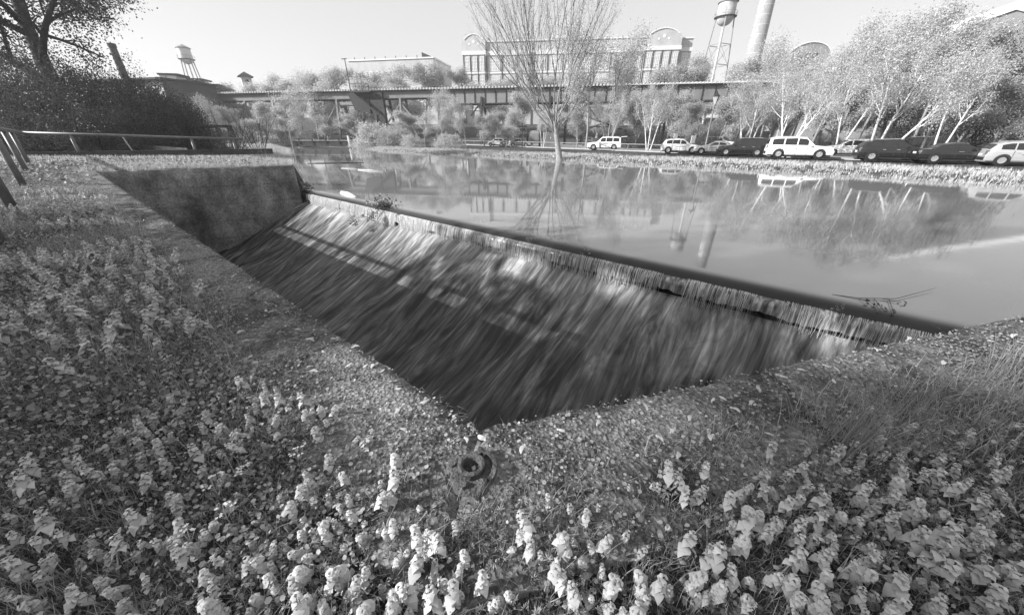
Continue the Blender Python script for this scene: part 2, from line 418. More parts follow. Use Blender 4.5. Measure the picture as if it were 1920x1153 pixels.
WATER = [tuple(A), tuple(B), tuple(C), (-12.5, 21.5), (-22, 38), (-35.2, 60.9), (-39, 69.0), (-47, 74), (-44, 77), (-29.8, 70.5), (-18.3, 50.6), (-9.7, 43.2), (-3.2, 37.7),
         (1.9, 33.4), (4.0, 31.3), (9.1, 26.7), (12.4, 23.6), (17.6, 19.1), (20.7, 14.9), (25, 12.6), (34.6, 10.85)]
NEAR_SEG = {0, 1, 2, 3, 4, 5, 6, 20}
_wp = np.array(WATER)
def seg_dist(P, a, b):
    d = b - a; t = np.clip(((P - a) @ d) / (d @ d), 0, 1)
    return np.linalg.norm(P - (a + t[:, None] * d), axis=1)
def water_fields(P):
    """signed distance to the water's edge (land > 0), and the distances to its near and far shores"""
    n = len(_wp); dn = np.full(len(P), 1e9); df = np.full(len(P), 1e9)
    inside = np.zeros(len(P), bool)
    for i in range(n):
        a, b = _wp[i], _wp[(i + 1) % n]
        d = seg_dist(P, a, b)
        if i in NEAR_SEG: dn = np.minimum(dn, d)
        else: df = np.minimum(df, d)
        c = ((a[1] > P[:, 1]) != (b[1] > P[:, 1]))
        with np.errstate(divide='ignore', invalid='ignore'):
            xx = (b[0] - a[0]) * (P[:, 1] - a[1]) / (b[1] - a[1]) + a[0]
        inside ^= c & (P[:, 0] < xx)
    d = np.minimum(dn, df)
    return np.where(inside, -d, d), dn, df
def sstep(a, b, x):
    t = np.clip((x - a) / (b - a), 0, 1); return t * t * (3 - 2 * t)
def vnoise(P, f, seed=0):
    """cheap smooth value noise in numpy, 0..1"""
    X = P * f + seed * 17.31; i = np.floor(X).astype(np.int64); fr = X - i; fr = fr * fr * (3 - 2 * fr)
    def h(a, b):
        v = (a * 374761393 + b * 668265263 + seed * 974711) & 0x7fffffff
        v = ((v ^ (v >> 13)) * 1274126177) & 0x7fffffff
        return ((v ^ (v >> 16)) & 0xffff) / 65535.0
    a, b = i[:, 0], i[:, 1]
    x0 = h(a, b) * (1 - fr[:, 0]) + h(a + 1, b) * fr[:, 0]; x1 = h(a, b + 1) * (1 - fr[:, 0]) + h(a + 1, b + 1) * fr[:, 0]
    return x0 * (1 - fr[:, 1]) + x1 * fr[:, 1]
def ground_z(P):
    P = np.asarray(P, float).reshape(-1, 2)
    d, dn, df = water_fields(P)
    y = P[:, 1]
    wall_zone = sstep(24, 15, y)                                     # banks behind the walls stay level with the wall tops
    zn_far = -1.0 + 0.62 * sstep(0.0, 3.0, d)
    zn = np.where(wall_zone > 0, 0, 0) * 0.0
    zn_near = -0.035 + 0.05 * sstep(0.5, 2.5, d) * vnoise(P, 1.3, 3) - 0.02 * vnoise(P, 5, 4)
    zn = zn_far * (1 - wall_zone) + zn_near * wall_zone
    far_right = sstep(14, 20, P[:, 0]); zn = zn * (1 - far_right) + (-0.9 + 0.6 * sstep(0, 2, d)) * far_right
    zf = -1.02 + (ZLOT + 1.0) * sstep(0.0, 2.6, d) + 0.05 * vnoise(P, 0.7, 5) * sstep(0, 2, d) * sstep(6, 4, d)
    k = sstep(0.38, 0.62, dn / (dn + df + 1e-6))
    z = zn * (1 - k) + zf * k
    hill = np.clip((y - 95) * 0.10, 0, 9) * sstep(400, 250, np.abs(P[:, 0]))
    z = z + hill
    low = np.where(d < 0.2, 1.0, 0.0)
    nearw = (dn < df) & (y < 14.2) & (P[:, 0] < 14)
    zin = np.where(nearw, np.where(d < 0.22, -4.2, z), np.where(d < 0, np.maximum(-2.2, -1.02 + d * 0.5), z))
    return np.where(d < 0.22, zin, z)
def gz(x, y): return float(ground_z(np.array([[x, y]]))[0])
def land_d(P): return water_fields(np.asarray(P, float).reshape(-1, 2))[0]

# ================================================================== LARGE STRUCTURE
def arr(*parts):
    out = []
    for a, b, s in parts:
        out.extend(np.arange(a, b - 1e-9, s))
    return np.array(out)
gx = np.concatenate([[-3500, -1800, -900, -500, -360], arr((-300, -66, 9), (-66, -18, 1.0), (-18, 6.0, 0.12), (6.0, 40, 0.45), (40, 66, 1.2), (66, 300, 9)), [300, 380, 520, 900, 1800, 3500]])
gy = np.concatenate([[-900, -300, -120, -60], arr((-40, -2, 2.0), (-2, 15.6, 0.12), (15.6, 52, 0.45), (52, 84, 1.0), (84, 300, 7)), [300, 400, 600, 1200, 2500, 4200]])
GX, GY = np.meshgrid(gx, gy); PP = np.stack([GX.ravel(), GY.ravel()], 1)
GZ = ground_z(PP)
nx, ny = len(gx), len(gy)
idx = np.arange(nx * ny).reshape(ny, nx)
Q = np.stack([idx[:-1, :-1].ravel(), idx[:-1, 1:].ravel(), idx[1:, 1:].ravel(), idx[1:, :-1].ravel()], 1)
ground = link('ground', mesh_np('ground', np.column_stack([PP, GZ]), Q, M['soil'], smooth=True))
tag(ground, 'dark soil and turf banks round the pond and weir', kind='structure')

# parking lot sheet, laid over the flat land beyond the far bank
def lot_pt(p, z): return (p[0], p[1], z)
row_a, row_b = at_z(1000, 274, ZLOT)[:2], at_z(1920, 314.5, ZLOT)[:2]
row_a = np.array([4.0, 55.0]); row_b = np.array([30.2, 20.6])
RD = unit(row_b - row_a); RN = np.array([-RD[1], RD[0]])         # RN points away from the pond
lot = MB()
pa, pb = row_a - RD * 26, row_b + RD * 45
lot.quad(*[(q[0], q[1], ZLOT + 0.085) for q in (pa + RN * 1.3, pb + RN * 1.3, pb + RN * 26, pa + RN * 26)])
tag(lot.build('parking_lot', M['asphalt']), kind='structure')
kerb = MB()
for i in range(38):
    a = pa + RD * (i * 3.2); b = a + RD * 3.17
    kerb.bar((a[0] + RN[0] * 1.2, a[1] + RN[1] * 1.2, ZLOT + 0.07), (b[0] + RN[0] * 1.2, b[1] + RN[1] * 1.2, ZLOT + 0.07), 0.18, 0.16)
tag(kerb.build('kerb', M['kerb']), kind='structure')

# pond sheet on the upstream side of the crest, rounded down to the lip at its edge
ed = K0 - QD * 0.42
far_l, far_r = K0 - QD * 0.42 - E * 120, K0 - QD * 0.42 + E * 70
pond = MB()
prof = [(-0.42, ZW), (-0.26, ZW - 0.001), (-0.16, ZW - 0.006), (-0.09, ZW - 0.018), (-0.035, ZW - 0.042), (0.015, ZW - 0.090)]
nS = 90
film = MB()
for k in range(len(prof)):
    for i in range(nS + 1):
        q = E * (-0.6 + (LEN + 1.2) * i / nS) + QD * prof[k][0]
        film.v.append((q[0], q[1], prof[k][1] + (0.003 * math.sin(i * 1.7) + 0.002 * math.sin(i * 4.1)) * (k / 5.0)))
for k in range(len(prof) - 1):
    for i in range(nS):
        a = k * (nS + 1) + i
        film.f.append((a, a + nS + 1, a + nS + 2, a + 1))
p0, p1 = K0 + E * -0.6 + QD * -0.42, K0 + E * (LEN + 0.6) + QD * -0.42
b0 = len(pond.v)
far = 125
for q in (K0 - E * 130 - QD * .42, p0, p1, K0 + E * 75 - QD * .42, K0 + E * 75 - QD * far, K0 - E * 130 - QD * far):
    pond.v.append((q[0], q[1], ZW))
pond.f.append((b0, b0 + 1, b0 + 2, b0 + 3, b0 + 4, b0 + 5))
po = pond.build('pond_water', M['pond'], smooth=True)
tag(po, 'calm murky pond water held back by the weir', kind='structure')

# concrete retaining walls: a rough slab top, chipped edges and solid faces down to the channel bed
def wall(name, p, q, w0, w1, zt, zb, label, face_inside=True, n_len=None, jag=0.012):
    """p -> q inner edge (basin on the other side of the outward offset); w0, w1: plan positions of the two outer corners"""
    p, q, w0, w1 = [np.array(v, float) for v in (p, q, w0, w1)]
    L = np.linalg.norm(q - p); n = n_len or int(L / 0.07); mm = 9
    V = []
    for i in range(n + 1):
        t = i / n
        a, b = p + (q - p) * t, w0 + (w1 - w0) * t
        for j in range(mm + 1):
            s = j / mm; c = a + (b - a) * s
            z = zt + 0.018 * (mnoise.noise((c[0] * 9, c[1] * 9, 1.3)) + 0.6 * mnoise.noise((c[0] * 27, c[1] * 27, 4.1))) - 0.012 * (j == 0) - 0.02 * abs(mnoise.noise((c[0] * 3, c[1] * 3, 8)))
            off = jag * mnoise.noise((c[0] * 14, c[1] * 14, 2.2)) if j == 0 else 0
            c2 = c + unit(b - a) * (abs(off))
            V.append((c2[0], c2[1], z))
    Fq = []
    w = mm + 1
    for i in range(n):
        for j in range(mm):
            Fq.append((i * w + j, (i + 1) * w + j, (i + 1) * w + j + 1, i * w + j + 1))
    # inside and outside faces
    base = len(V); rows = 12
    for side in (0, mm):
        for r in range(1, rows + 1):
            for i in range(n + 1):
                x, y, z = V[i * w + side]; u = r / rows; zz = z + (zb - z) * u
                bump = 0.02 * mnoise.noise((x * 4, y * 4, zz * 4)) + 0.012 * mnoise.noise((x * 13, y * 13, zz * 13))
                d = unit((w0 - p)) * bump
                V.append((x + d[0], y + d[1], zz))
        st = base + (0 if side == 0 else rows * (n + 1))
        for r in range(rows):
            for i in range(n):
                t0 = i * w + side if r == 0 else st + (r - 1) * (n + 1) + i
                t1 = (i + 1) * w + side if r == 0 else st + (r - 1) * (n + 1) + i + 1
                b0_, b1_ = st + r * (n + 1) + i, st + r * (n + 1) + i + 1
                Fq.append((t0, b0_, b1_, t1) if side == 0 else (t0, t1, b1_, b0_))
    def end(i, flip):
        top = [i * w + j for j in range(w)]
        ins = [base + r * (n + 1) + i for r in range(rows)]; out = [base + rows * (n + 1) + r * (n + 1) + i for r in range(rows)]
        poly = top + out + ins[::-1]
        return poly if flip else poly[::-1]
    me = bpy.data.meshes.new(name)
    me.from_pydata(V, [], Fq + [end(0, True), end(n, False)]); me.update()
    me.materials.append(M['concrete_top']); me.materials.append(M['concrete_face'])
    mi = np.zeros(len(me.polygons), dtype=np.int32); mi[n * mm:] = 1
    me.polygons.foreach_set('material_index', mi)
    sm = np.zeros(len(me.polygons), dtype=bool); sm[:len(Fq)] = True; me.polygons.foreach_set('use_smooth', sm)
    return tag(link(name, me), label, 'wall')
OUT1 = -np.array([0.766, -0.6428])[::-1] * np.array([1, 1])
OUT1 = QD                                            # outward from the left wall = downstream
OUT3 = np.array([D3[1], -D3[0]])                     # outward from the right wall (towards the camera)
OUT2 = np.array([-D2[1], D2[0]])                     # outward from the far wall
WL, WR, WF = 0.50, 0.55, 0.42
def meet(p, d, q, e):
    t = np.linalg.solve(np.array([[d[0], -e[0]], [d[1], -e[1]]]), q - p); return p + t[0] * d
AO = meet(A + OUT1 * WL, D1, A + OUT3 * WR, D3)
BO = meet(B + OUT1 * WL, D1, B + OUT2 * WF, D2)
wall('retaining_wall', A, B, AO, BO, 0.0, -3.9, 'long left concrete wall top strewn with seeds beside the channel')
wall('retaining_wall', A + D3 * 26, A, A + D3 * 26 + OUT3 * WR, AO, -0.0, -3.9, 'gritty right concrete wall top nearest the camera')
CE = C + D2 * 0.0
wall('retaining_wall', B, CE, BO, CE + OUT2 * WF, 0.0, -3.9, 'shaded far concrete wall face at the channel end', jag=0.022)

# the weir: a stepped concrete sill with dark face, wet ledge and the falling water
weir = empty('weir', (K0[0], K0[1], 0), 0, 'low overflow weir with water spilling in a thin curtain', 'weir')
def kpt(s, w, z):
    q = E * s + QD * w
    return (q[0], q[1], z)                           # local to the weir's empty at K0
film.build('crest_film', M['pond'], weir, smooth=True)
sill = MB()
sec = [(-0.34, -2.4), (-0.34, -1.02), (-0.10, ZW - 0.085), (0.0, ZW - 0.115), (0.012, -1.10), (-0.05, -1.16), (-0.05, -1.30), (0.05, -1.32), (0.06, -2.6)]
nn = 120
for i in range(nn + 1):
    s = -0.5 + (LEN + 1.0) * i / nn
    for w_, z_ in sec:
        jz = 0.012 * mnoise.noise((s * 2.3, z_ * 3, 0.7)); jw = 0.02 * mnoise.noise((s * 1.9, z_ * 5, 3.7))
        sill.v.append(kpt(s, w_ + jw, z_ + (jz if z_ > -2 else 0)))
k_ = len(sec)
for i in range(nn):
    for j in range(k_ - 1):
        a = i * k_ + j
        sill.f.append((a, a + 1, a + k_ + 1, a + k_))
sill.build('sill', M['weir'], weir)
# strands of water
def strands(n, lo, hi, wmin, wmax, seed, drop=(0.27, 0.37), clump=0.0, zlip=ZW - 0.093):
    r = np.random.default_rng(seed); V, Fq = [], []
    for _ in range(n):
        s = r.uniform(lo, hi)
        if clump > 0 and vnoise(np.array([[s * 1.0, 3.1]]), 2.4, seed)[0] < clump * r.uniform(0.6, 1.2): continue
        w = r.uniform(wmin, wmax); L = r.uniform(*drop); fwd = r.uniform(0.08, 0.14); ds = r.normal(0, 0.02)
        lean = r.normal(0.0, 0.022); m_ = 5; b = len(V); x0 = r.uniform(0.0, 0.02)
        for k in range(m_ + 1):
            t = k / m_; ww = w * (1 - 0.55 * t) * (0.8 + 0.3 * math.sin(3 * t + s))
            z = zlip - L * t ** 1.35 + 0.012 * (1 - t); o = x0 + fwd * (t ** 0.6)
            for sg in (-1, 1):
                V.append(kpt(s + lean * t + sg * ww / 2, o, z))
        for k in range(m_):
            Fq.append((b + 2 * k, b + 2 * k + 1, b + 2 * k + 3, b + 2 * k + 2))
    return V, Fq
for (args, nm) in (((2600, 0.15, 7.2, 0.004, 0.016, 5), 'water_curtain'), ((1500, 6.6, 11.2, 0.003, 0.012, 6), 'water_curtain'), ((1000, 10.8, LEN + .2, 0.003, 0.011, 8), 'water_curtain')):
    cl = {5: 0.12, 6: 0.38, 8: 0.5}[args[5]]
    V, Fq = strands(*args, clump=cl)
    o = link(nm, mesh_np(nm, V, Fq, M['fall'], smooth=True), weir); o['kind'] = 'stuff'

sheet = MB(); ns_ = 500
for k, (w_, z_) in enumerate(((0.016, ZW - .092), (0.055, ZW - .125), (0.08, ZW - .20), (0.095, ZW - .31))):
    for i in range(ns_ + 1):
        s_ = (LEN + .3) * i / ns_
        cut = .05 * mnoise.noise((s_ * 3.1, 0, 2.2)) + .03 * mnoise.noise((s_ * 11, 0, 7.7))
        sheet.v.append(kpt(s_, w_ + .01 * mnoise.noise((s_ * 16, k * .4, 5)), z_ + (cut if k == 3 else cut * .3 * (k > 0))))
for k in range(3):
    for i in range(ns_): a = k * (ns_ + 1) + i; sheet.f.append((a, a + 1, a + ns_ + 2, a + ns_ + 1))
sheet.build('water_sheet', M['sheet'], weir, smooth=True)

# rapids on the sloping apron
GAX = 640; GAY = 130
AE = A + OUT1 * 0.2; BE = B + OUT1 * 0.2
V = np.zeros(((GAX + 1) * (GAY + 1), 3)); UV = np.zeros(((GAX + 1) * (GAY + 1), 2))
rz = np.random.default_rng(3)
ii, jj = np.meshgrid(np.arange(GAX + 1) / GAX, np.arange(GAY + 1) / GAY, indexing='ij')
t0 = K0 - E * 0.1; t1 = R + E * 0.35
top = t0[None, None, :] + (t1 - t0)[None, None, :] * ii[..., None] + QD * 0.02
bot = BE[None, None, :] + (AE - BE)[None, None, :] * ii[..., None]
Pxy = top * (1 - jj[..., None]) + bot * jj[..., None]
rel = Pxy - K0; u_ = rel @ E; v_ = rel @ QD
def ridges(su, sv, seed): return vnoise(np.stack([u_.ravel() * su + 0.12 * np.sin(v_.ravel() * 1.3 + u_.ravel() * .7), v_.ravel() * sv], 1) + 50, 1.0, seed).reshape(u_.shape) - 0.5
h = 0.12 * ridges(1.4, 0.6, 11) + 0.09 * ridges(4.0, 1.2, 12) + 0.05 * ridges(10, 2.2, 13) + 0.018 * ridges(24, 4, 15)
zz = -1.29 - 0.436 * v_ - 0.25 * np.sin(np.pi * np.clip(v_ / 5.0, 0, 1)) + h * np.clip(v_ * 2.2, 0.15, 1.1) + 0.05 * np.exp(-((v_ - .2) / .16) ** 2) * (0.3 + ridges(2.0, 0.1, 14))
V = np.stack([Pxy[..., 0], Pxy[..., 1], zz], -1).reshape(-1, 3)
idx = np.arange(len(V)).reshape(GAX + 1, GAY + 1)
Q = np.stack([idx[:-1, :-1].ravel(), idx[:-1, 1:].ravel(), idx[1:, 1:].ravel(), idx[1:, :-1].ravel()], 1)
me = mesh_np('channel_water', V, Q, M['rapids'], smooth=True)
ul = me.uv_layers.new(name='UVMap')
wob = 0.05 * np.sin(v_ * 1.1 + u_ * 1.5) + 0.03 * np.sin(v_ * 2.3 + u_ * 3.3)
uvv = np.stack([u_ + wob, v_], -1).reshape(-1, 2)
ul.data.foreach_set('uv', uvv[Q.ravel()].astype(np.float32).ravel())
tag(link('channel_water', me), 'dark fast water streaked with foam on the sloping apron', kind='structure')

# ================================================================== PLANTS: generators
class TreeGen:
    def __init__(self, seed): self.r = np.random.default_rng(seed); self.tubes = []; self.anch = []; self.low, self.top = 0.25, 3
    def branch(self, p, d, L, r0, lev, K, spread, ratio, up, wob, leaf_from=0):
        r = self.r; n = 4 if lev > 0 else 3
        pts = [np.array(p, float)]; dd = np.array(d, float)
        for i in range(n):
            dd = unit(dd + r.normal(0, wob, 3) + np.array([0, 0, up]))
            pts.append(pts[-1] + dd * L / n)
        r1 = r0 * (0.45 if lev > 0 else 0.25)
        self.tubes.append((pts, [r0 + (r1 - r0) * i / n for i in range(n + 1)], 6 if r0 > .06 else (4 if r0 > .02 else 3)))
        if lev <= leaf_from:
            for q in pts[1:]: self.anch.append(q)
        if lev > 0:
            k = K[lev] if isinstance(K, (list, tuple)) else K
            for j in range(k):
                t = self.low + (1 - self.low) * (j + r.uniform(0, 1)) / k if lev == self.top else 0.25 + 0.75 * (j + r.uniform(0, 1)) / k
                f = min(t * n, n - 1e-3); i = int(f); q = pts[i] + (pts[i + 1] - pts[i]) * (f - i)
                ax = unit(np.cross(dd, r.normal(0, 1, 3))); ang = spread * r.uniform(0.6, 1.25)
                cd = unit(dd * math.cos(ang) + ax * math.sin(ang))
                rr = r0 + (r1 - r0) * t
                self.branch(q, cd, L * ratio * r.uniform(0.7, 1.15) * (1.1 - 0.35 * t), max(rr * 0.62, 0.006), lev - 1, K, spread, ratio, up, wob, leaf_from)
    def wood(self, name, mat):
        mb = MB()
        for pts, rad, n in self.tubes: mb.tube(pts, rad, n, cap=False)
        me = bpy.data.meshes.new(name); me.from_pydata(mb.v, [], mb.f)
        me.polygons.foreach_set('use_smooth', np.ones(len(mb.f), dtype=bool)); me.update(); me.materials.append(mat); return me
def leaf_mesh(name, anchors, per, jitter, size, seed, mat, aspect=1.5, flat=0.0, droop=0.0):
    """per leaves round each anchor, each a folded four-cornered leaf of its own"""
    r = np.random.default_rng(seed); Aq = np.repeat(np.asarray(anchors, float), per, axis=0); n = len(Aq)
    c = Aq + r.normal(0, jitter, (n, 3))
    d = r.normal(0, 1, (n, 3)); d[:, 2] = d[:, 2] * (1 - flat) - droop; d /= np.linalg.norm(d, axis=1)[:, None]
    e = np.cross(d, r.normal(0, 1, (n, 3))); e /= np.linalg.norm(e, axis=1)[:, None] + 1e-9
    s = size * r.uniform(0.6, 1.3, (n, 1)); hl, hw = s * aspect / 2, s / 2
    k = np.cross(d, e) * s * 0.15
    V = np.stack([c - d * hl, c - e * hw + k, c + d * hl, c + e * hw + k], 1).reshape(-1, 3)
    Q = np.arange(n * 4).reshape(n, 4)
    return mesh_np(name, V, Q, mat)
def tree_obj(name, wood, crown, loc, rz, sc, label, cat='tree', group=None, parts=('trunk', 'crown')):
    t = empty(name, loc, rz, label, cat, group); t.scale = (sc,) * 3 if not hasattr(sc, '__len__') else sc
    if wood is not None: link(parts[0], wood, t)
    if crown is not None: link(parts[1], crown, t)
    return t

# prototypes -------------------------------------------------------
def proto_leafy(seed, H, mat_l, mat_b, K=(0, 4, 5, 6), spread=0.75, per=10, size=0.16, up=0.12, jitter=0.28, stems=1, lean=0.0, tr=0.013, low=0.25):
    g = TreeGen(seed); g.low = low
    for sidx in range(stems):
        a = seed + sidx * 2 * math.pi / max(stems, 1)
        d = unit(np.array([math.cos(a) * (0.05 if stems == 1 else 0.28) + lean, math.sin(a) * (0.05 if stems == 1 else 0.28), 1.0]))
        off = np.array([math.cos(a), math.sin(a), 0]) * (0 if stems == 1 else 0.18)
        g.branch(off + np.array([0, 0, -0.3]), d, H * 0.72, (tr if stems == 1 else 0.0105) * H, 3, K, spread, 0.42, up, 0.07)
    return g.wood('trunk', mat_b), leaf_mesh('crown', g.anch, per, jitter, size, seed + 1, mat_l)
P_LEAF = [proto_leafy(21, 10, M['leaf_pale'], M['bark'], per=40, size=0.092, K=(0, 4, 6, 7), jitter=.36), proto_leafy(22, 10, M['leaf_pale'], M['bark'], per=40, size=0.092, spread=0.9, K=(0, 4, 6, 7), jitter=.36), proto_leafy(23, 10, M['leaf_mid'], M['bark'], per=40, size=0.092, K=(0, 4, 6, 7), jitter=.36)]
P_AIRY = [proto_leafy(26, 10, M['leaf_pale'], M['bark'], per=26, size=0.078, K=(0, 4, 6, 8), jitter=.34, spread=.62, low=.3, tr=.011), proto_leafy(27, 10, M['leaf_pale'], M['bark'], per=26, size=0.078, K=(0, 4, 6, 8), jitter=.34, spread=.7, low=.3, tr=.011)]
P_SPARSE = [proto_leafy(31, 10, M['leaf_pale'], M['bark'], per=12, size=0.075, spread=0.6, K=(0, 5, 6, 7), tr=.008, jitter=.34), proto_leafy(32, 10, M['leaf_mid'], M['bark_dark'], per=12, size=0.075, spread=0.7, K=(0, 5, 6, 7), tr=.008, jitter=.34)]
P_BIRCH = [proto_leafy(41, 9, M['leaf_pale'], M['bark_birch'], K=(0, 3, 4, 8), spread=0.66, per=18, size=0.07, up=0.08, stems=3, jitter=0.26, low=0.42),
           proto_leafy(42, 9, M['leaf_pale'], M['bark_birch'], K=(0, 3, 4, 8), spread=0.7, per=18, size=0.07, up=0.08, stems=3, jitter=0.26, lean=0.16, low=0.42),
           proto_leafy(43, 9, M['leaf_pale'], M['bark_birch'], K=(0, 3, 4, 8), spread=0.66, per=18, size=0.07, up=0.08, stems=2, jitter=0.26, low=0.42)]
def proto_bush(seed, mat_l, mat_b, per=16, size=0.13, R_=(1, 1, 1.1), clumps=90):
    r = np.random.default_rng(seed); g = TreeGen(seed)
    th = r.uniform(0, 2 * math.pi, clumps); u = r.uniform(0.02, 1, clumps); rad = r.uniform(0.35, 1.05, clumps) ** 0.6
    an = np.stack([R_[0] * np.cos(th) * np.sqrt(1 - (u * .9) ** 2) * rad, R_[1] * np.sin(th) * np.sqrt(1 - (u * .9) ** 2) * rad, R_[2] * u * 1.2 * r.uniform(0.75, 1.15, clumps)], 1)
    for q in an[:: 4]:
        mid = q * np.array([0.45, 0.45, 0.55]) + r.normal(0, 0.05, 3); g.tubes.append(([np.array([q[0] * .1, q[1] * .1, -0.15]), mid, q], [0.022, 0.014, 0.004], 3))
    sub = np.repeat(an, 4, axis=0) + r.normal(0, 0.13, (clumps * 4, 3))
    return g.wood('stem', mat_b), leaf_mesh('foliage', sub, per, 0.075, size, seed + 2, mat_l)
P_BUSH = [proto_bush(51, M['leaf_pale'], M['bark'], per=24, size=0.04), proto_bush(52, M['leaf_mid'], M['bark'], per=24, size=0.04)]
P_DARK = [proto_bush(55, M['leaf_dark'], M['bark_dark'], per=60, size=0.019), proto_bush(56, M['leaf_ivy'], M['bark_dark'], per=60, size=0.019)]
def proto_twigs(seed, n=26, H=2.4, mat=None):
    g = TreeGen(seed)
    for _ in range(n):
        a = g.r.uniform(0, 2 * math.pi); d = unit(np.array([math.cos(a) * .45, math.sin(a) * .45, g.r.uniform(.5, 1.2)]))
        g.branch(np.array([math.cos(a), math.sin(a), 0]) * .25 + [0, 0, -.2], d, H * g.r.uniform(.5, 1), 0.018, 1, 4, 0.5, 0.45, 0.03, 0.12)
    return g.wood('stem', mat or M['twig']), leaf_mesh('foliage', g.anch, 2, 0.08, 0.028, seed, M['leaf_mid'])
P_TWIG = [proto_twigs(61), proto_twigs(62, 22, 2.8, M['bark_dark'])]

# ================================================================== PLACED TREES AND BUSHES
def mesh_h(me): return max(v.co.z for v in me.vertices)
PH = {}
def place(kind, lst, i, px, Y, ytop, label, cat='tree', name='tree', base=None, wide=1.0, parts=('trunk', 'crown'), group=None):
    wood, crown = lst[i % len(lst)]
    top = at_y(px, ytop, Y); z0 = gz(top[0], top[1]) - 0.05 if base is None else base
    key = (id(wood), id(crown))
    if key not in PH: PH[key] = max(mesh_h(wood), mesh_h(crown) if crown else 0) * 0.96
    sc = (top[2] - z0) / PH[key]
    return tree_obj(name, wood, crown, (top[0], top[1], z0), (px * 0.37) % 6.28, (sc * wide, sc * wide, sc), label, cat, group, parts)

# the bare many-limbed tree at the water's edge
class Bare(TreeGen): pass
bt = Bare(71)
bp0 = at_z(1047, 301, -0.9)
bp0[2] = -0.95
fork = np.array([-0.55, 0.05, 3.0])
bt.tubes.append(([np.array([0.10, 0, -0.2]), np.array([0.06, 0, 0.25]), np.array([-0.12, 0.02, 1.2]), np.array([-0.33, 0.03, 2.2]), fork], [0.42, 0.28, 0.22, 0.18, 0.09], 9))
limbs = [(-0.92, 12.6, .15), (-0.74, 13.0, .15), (-0.58, 13.4, .14), (-0.44, 13.8, .13), (-0.30, 14.2, .12), (-0.17, 14.4, .12), (-0.05, 14.2, .11), (0.08, 14.0, .12), (0.22, 13.6, .11), (0.38, 12.6, .1), (0.55, 10.0, .08), (-1.5, 6.0, .07)]
for j, (tx, L, r0) in enumerate(limbs):
    d = unit(np.array([tx * 1.35, bt.r.uniform(-.5, .5), 0.9]))
    zf = 1.95 + 0.105 * (j * 5 % 12) * .9                # limbs leave the trunk one above another
    st = np.array([np.interp(zf, [1.2, 2.2, 3.0], [-.12, -.33, -.55]), np.interp(zf, [1.2, 2.2, 3.0], [.02, .03, .05]), zf])
    bt.branch(st, d, L * .66, r0 * .5, 2, (0, 9, 10), 0.46, 0.52, 0.13, 0.075)
tree_obj('bare_tree', bt.wood('trunk', M['bark']), leaf_mesh('crown', bt.anch, 3, 0.16, 0.055, 4, M['leaf_pale']), bp0, 0, 1.0, 'bare vase-shaped tree leaning over the far water edge', 'tree')

# far line behind the trestle
for k, (px, Y, yt, kind, i, w, lab) in enumerate([
    (402, 100, 152, P_LEAF, 2, 1.6, 'low grey tree behind the trestle below the left water tower'),
    (440, 104, 150, P_LEAF, 0, 1.6, 'low pale tree left of the cupola tower'),
    (515, 100, 150, P_LEAF, 1, 1.7, 'wide low tree behind the trestle right of the cupola tower'),
    (660, 104, 150, P_LEAF, 0, 1.9, 'wide low tree filling the view behind the mast'),
    (712, 108, 146, P_LEAF, 1, 1.9, 'wide low tree under the mill left windows'),
    (770, 106, 142, P_LEAF, 0, 1.9, 'wide low tree under the mill middle windows'),
    (890, 108, 150, P_LEAF, 1, 1.9, 'wide low tree under the factory left pavilion'),
    (970, 106, 150, P_LEAF, 2, 1.9, 'wide low tree under the factory third bay'),
    (1050, 106, 146, P_LEAF, 0, 1.9, 'wide low tree under the factory middle'),
    (1130, 104, 136, P_LEAF, 1, 1.9, 'wide low tree under the factory right bays'),
    (1215, 104, 128, P_LEAF, 0, 1.7, 'wide pale tree under the factory right pavilion'),
    (1430, 92, 128, P_LEAF, 1, 1.8, 'wide pale tree at the chimney foot'),
    (1520, 88, 120, P_LEAF, 0, 1.8, 'wide pale tree below the arched brick house'),
    (488, 112, 138, P_LEAF, 0, 1.2, 'rounded pale tree behind the trestle beside the cupola tower'),
    (540, 108, 124, P_SPARSE, 0, 1.3, 'thin twiggy tree behind the trestle, left of the mid-distance mill'),
    (585, 118, 128, P_LEAF, 1, 1.3, 'pale tree behind the trestle between thin tree and mill corner'),
    (628, 116, 118, P_LEAF, 2, 1.1, 'round tree standing before the left corner of the flat-roofed mill'),
    (690, 122, 132, P_LEAF, 2, 1.3, 'darker tree before the left windows of the flat-roofed mill'),
    (735, 126, 124, P_LEAF, 1, 1.2, 'pale tree before the middle of the flat-roofed mill'),
    (788, 120, 116, P_LEAF, 2, 1.3, 'full tree before the right corner of the flat-roofed mill'),
    (835, 118, 112, P_LEAF, 0, 1.2, 'tall pale tree in the gap between mill and factory'),
    (858, 124, 122, P_LEAF, 2, 1.0, 'small dark tree touching the factory left corner'),
    (930, 120, 142, P_LEAF, 0, 1.5, 'low pale tree before the factory left bays'),
    (1010, 118, 138, P_LEAF, 1, 1.5, 'low pale tree behind the bare tree, before the factory'),
    (1090, 116, 126, P_LEAF, 2, 1.4, 'pale tree before the factory middle bays'),
    (1165, 112, 104, P_LEAF, 1, 1.3, 'taller tree hiding the factory right of centre'),
    (1290, 108, 112, P_LEAF, 2, 1.5, 'darker full tree under the factory right end'),
    (1345, 112, 100, P_LEAF, 0, 1.3, 'pale tree round the feet of the big water tower'),
    (1385, 104, 112, P_LEAF, 1, 1.2, 'pale tree between water tower and chimney'),
    (1450, 100, 96, P_LEAF, 2, 1.2, 'small tree just right of the brick chimney'),
    (1480, 84, 66, P_SPARSE, 0, 1.2, 'thin tree before the arched brick house'),
    (1545, 92, 78, P_LEAF, 0, 1.3, 'pale tree right of the arched brick house')]):
    place('far', kind, i, px, Y, yt, lab, wide=w)
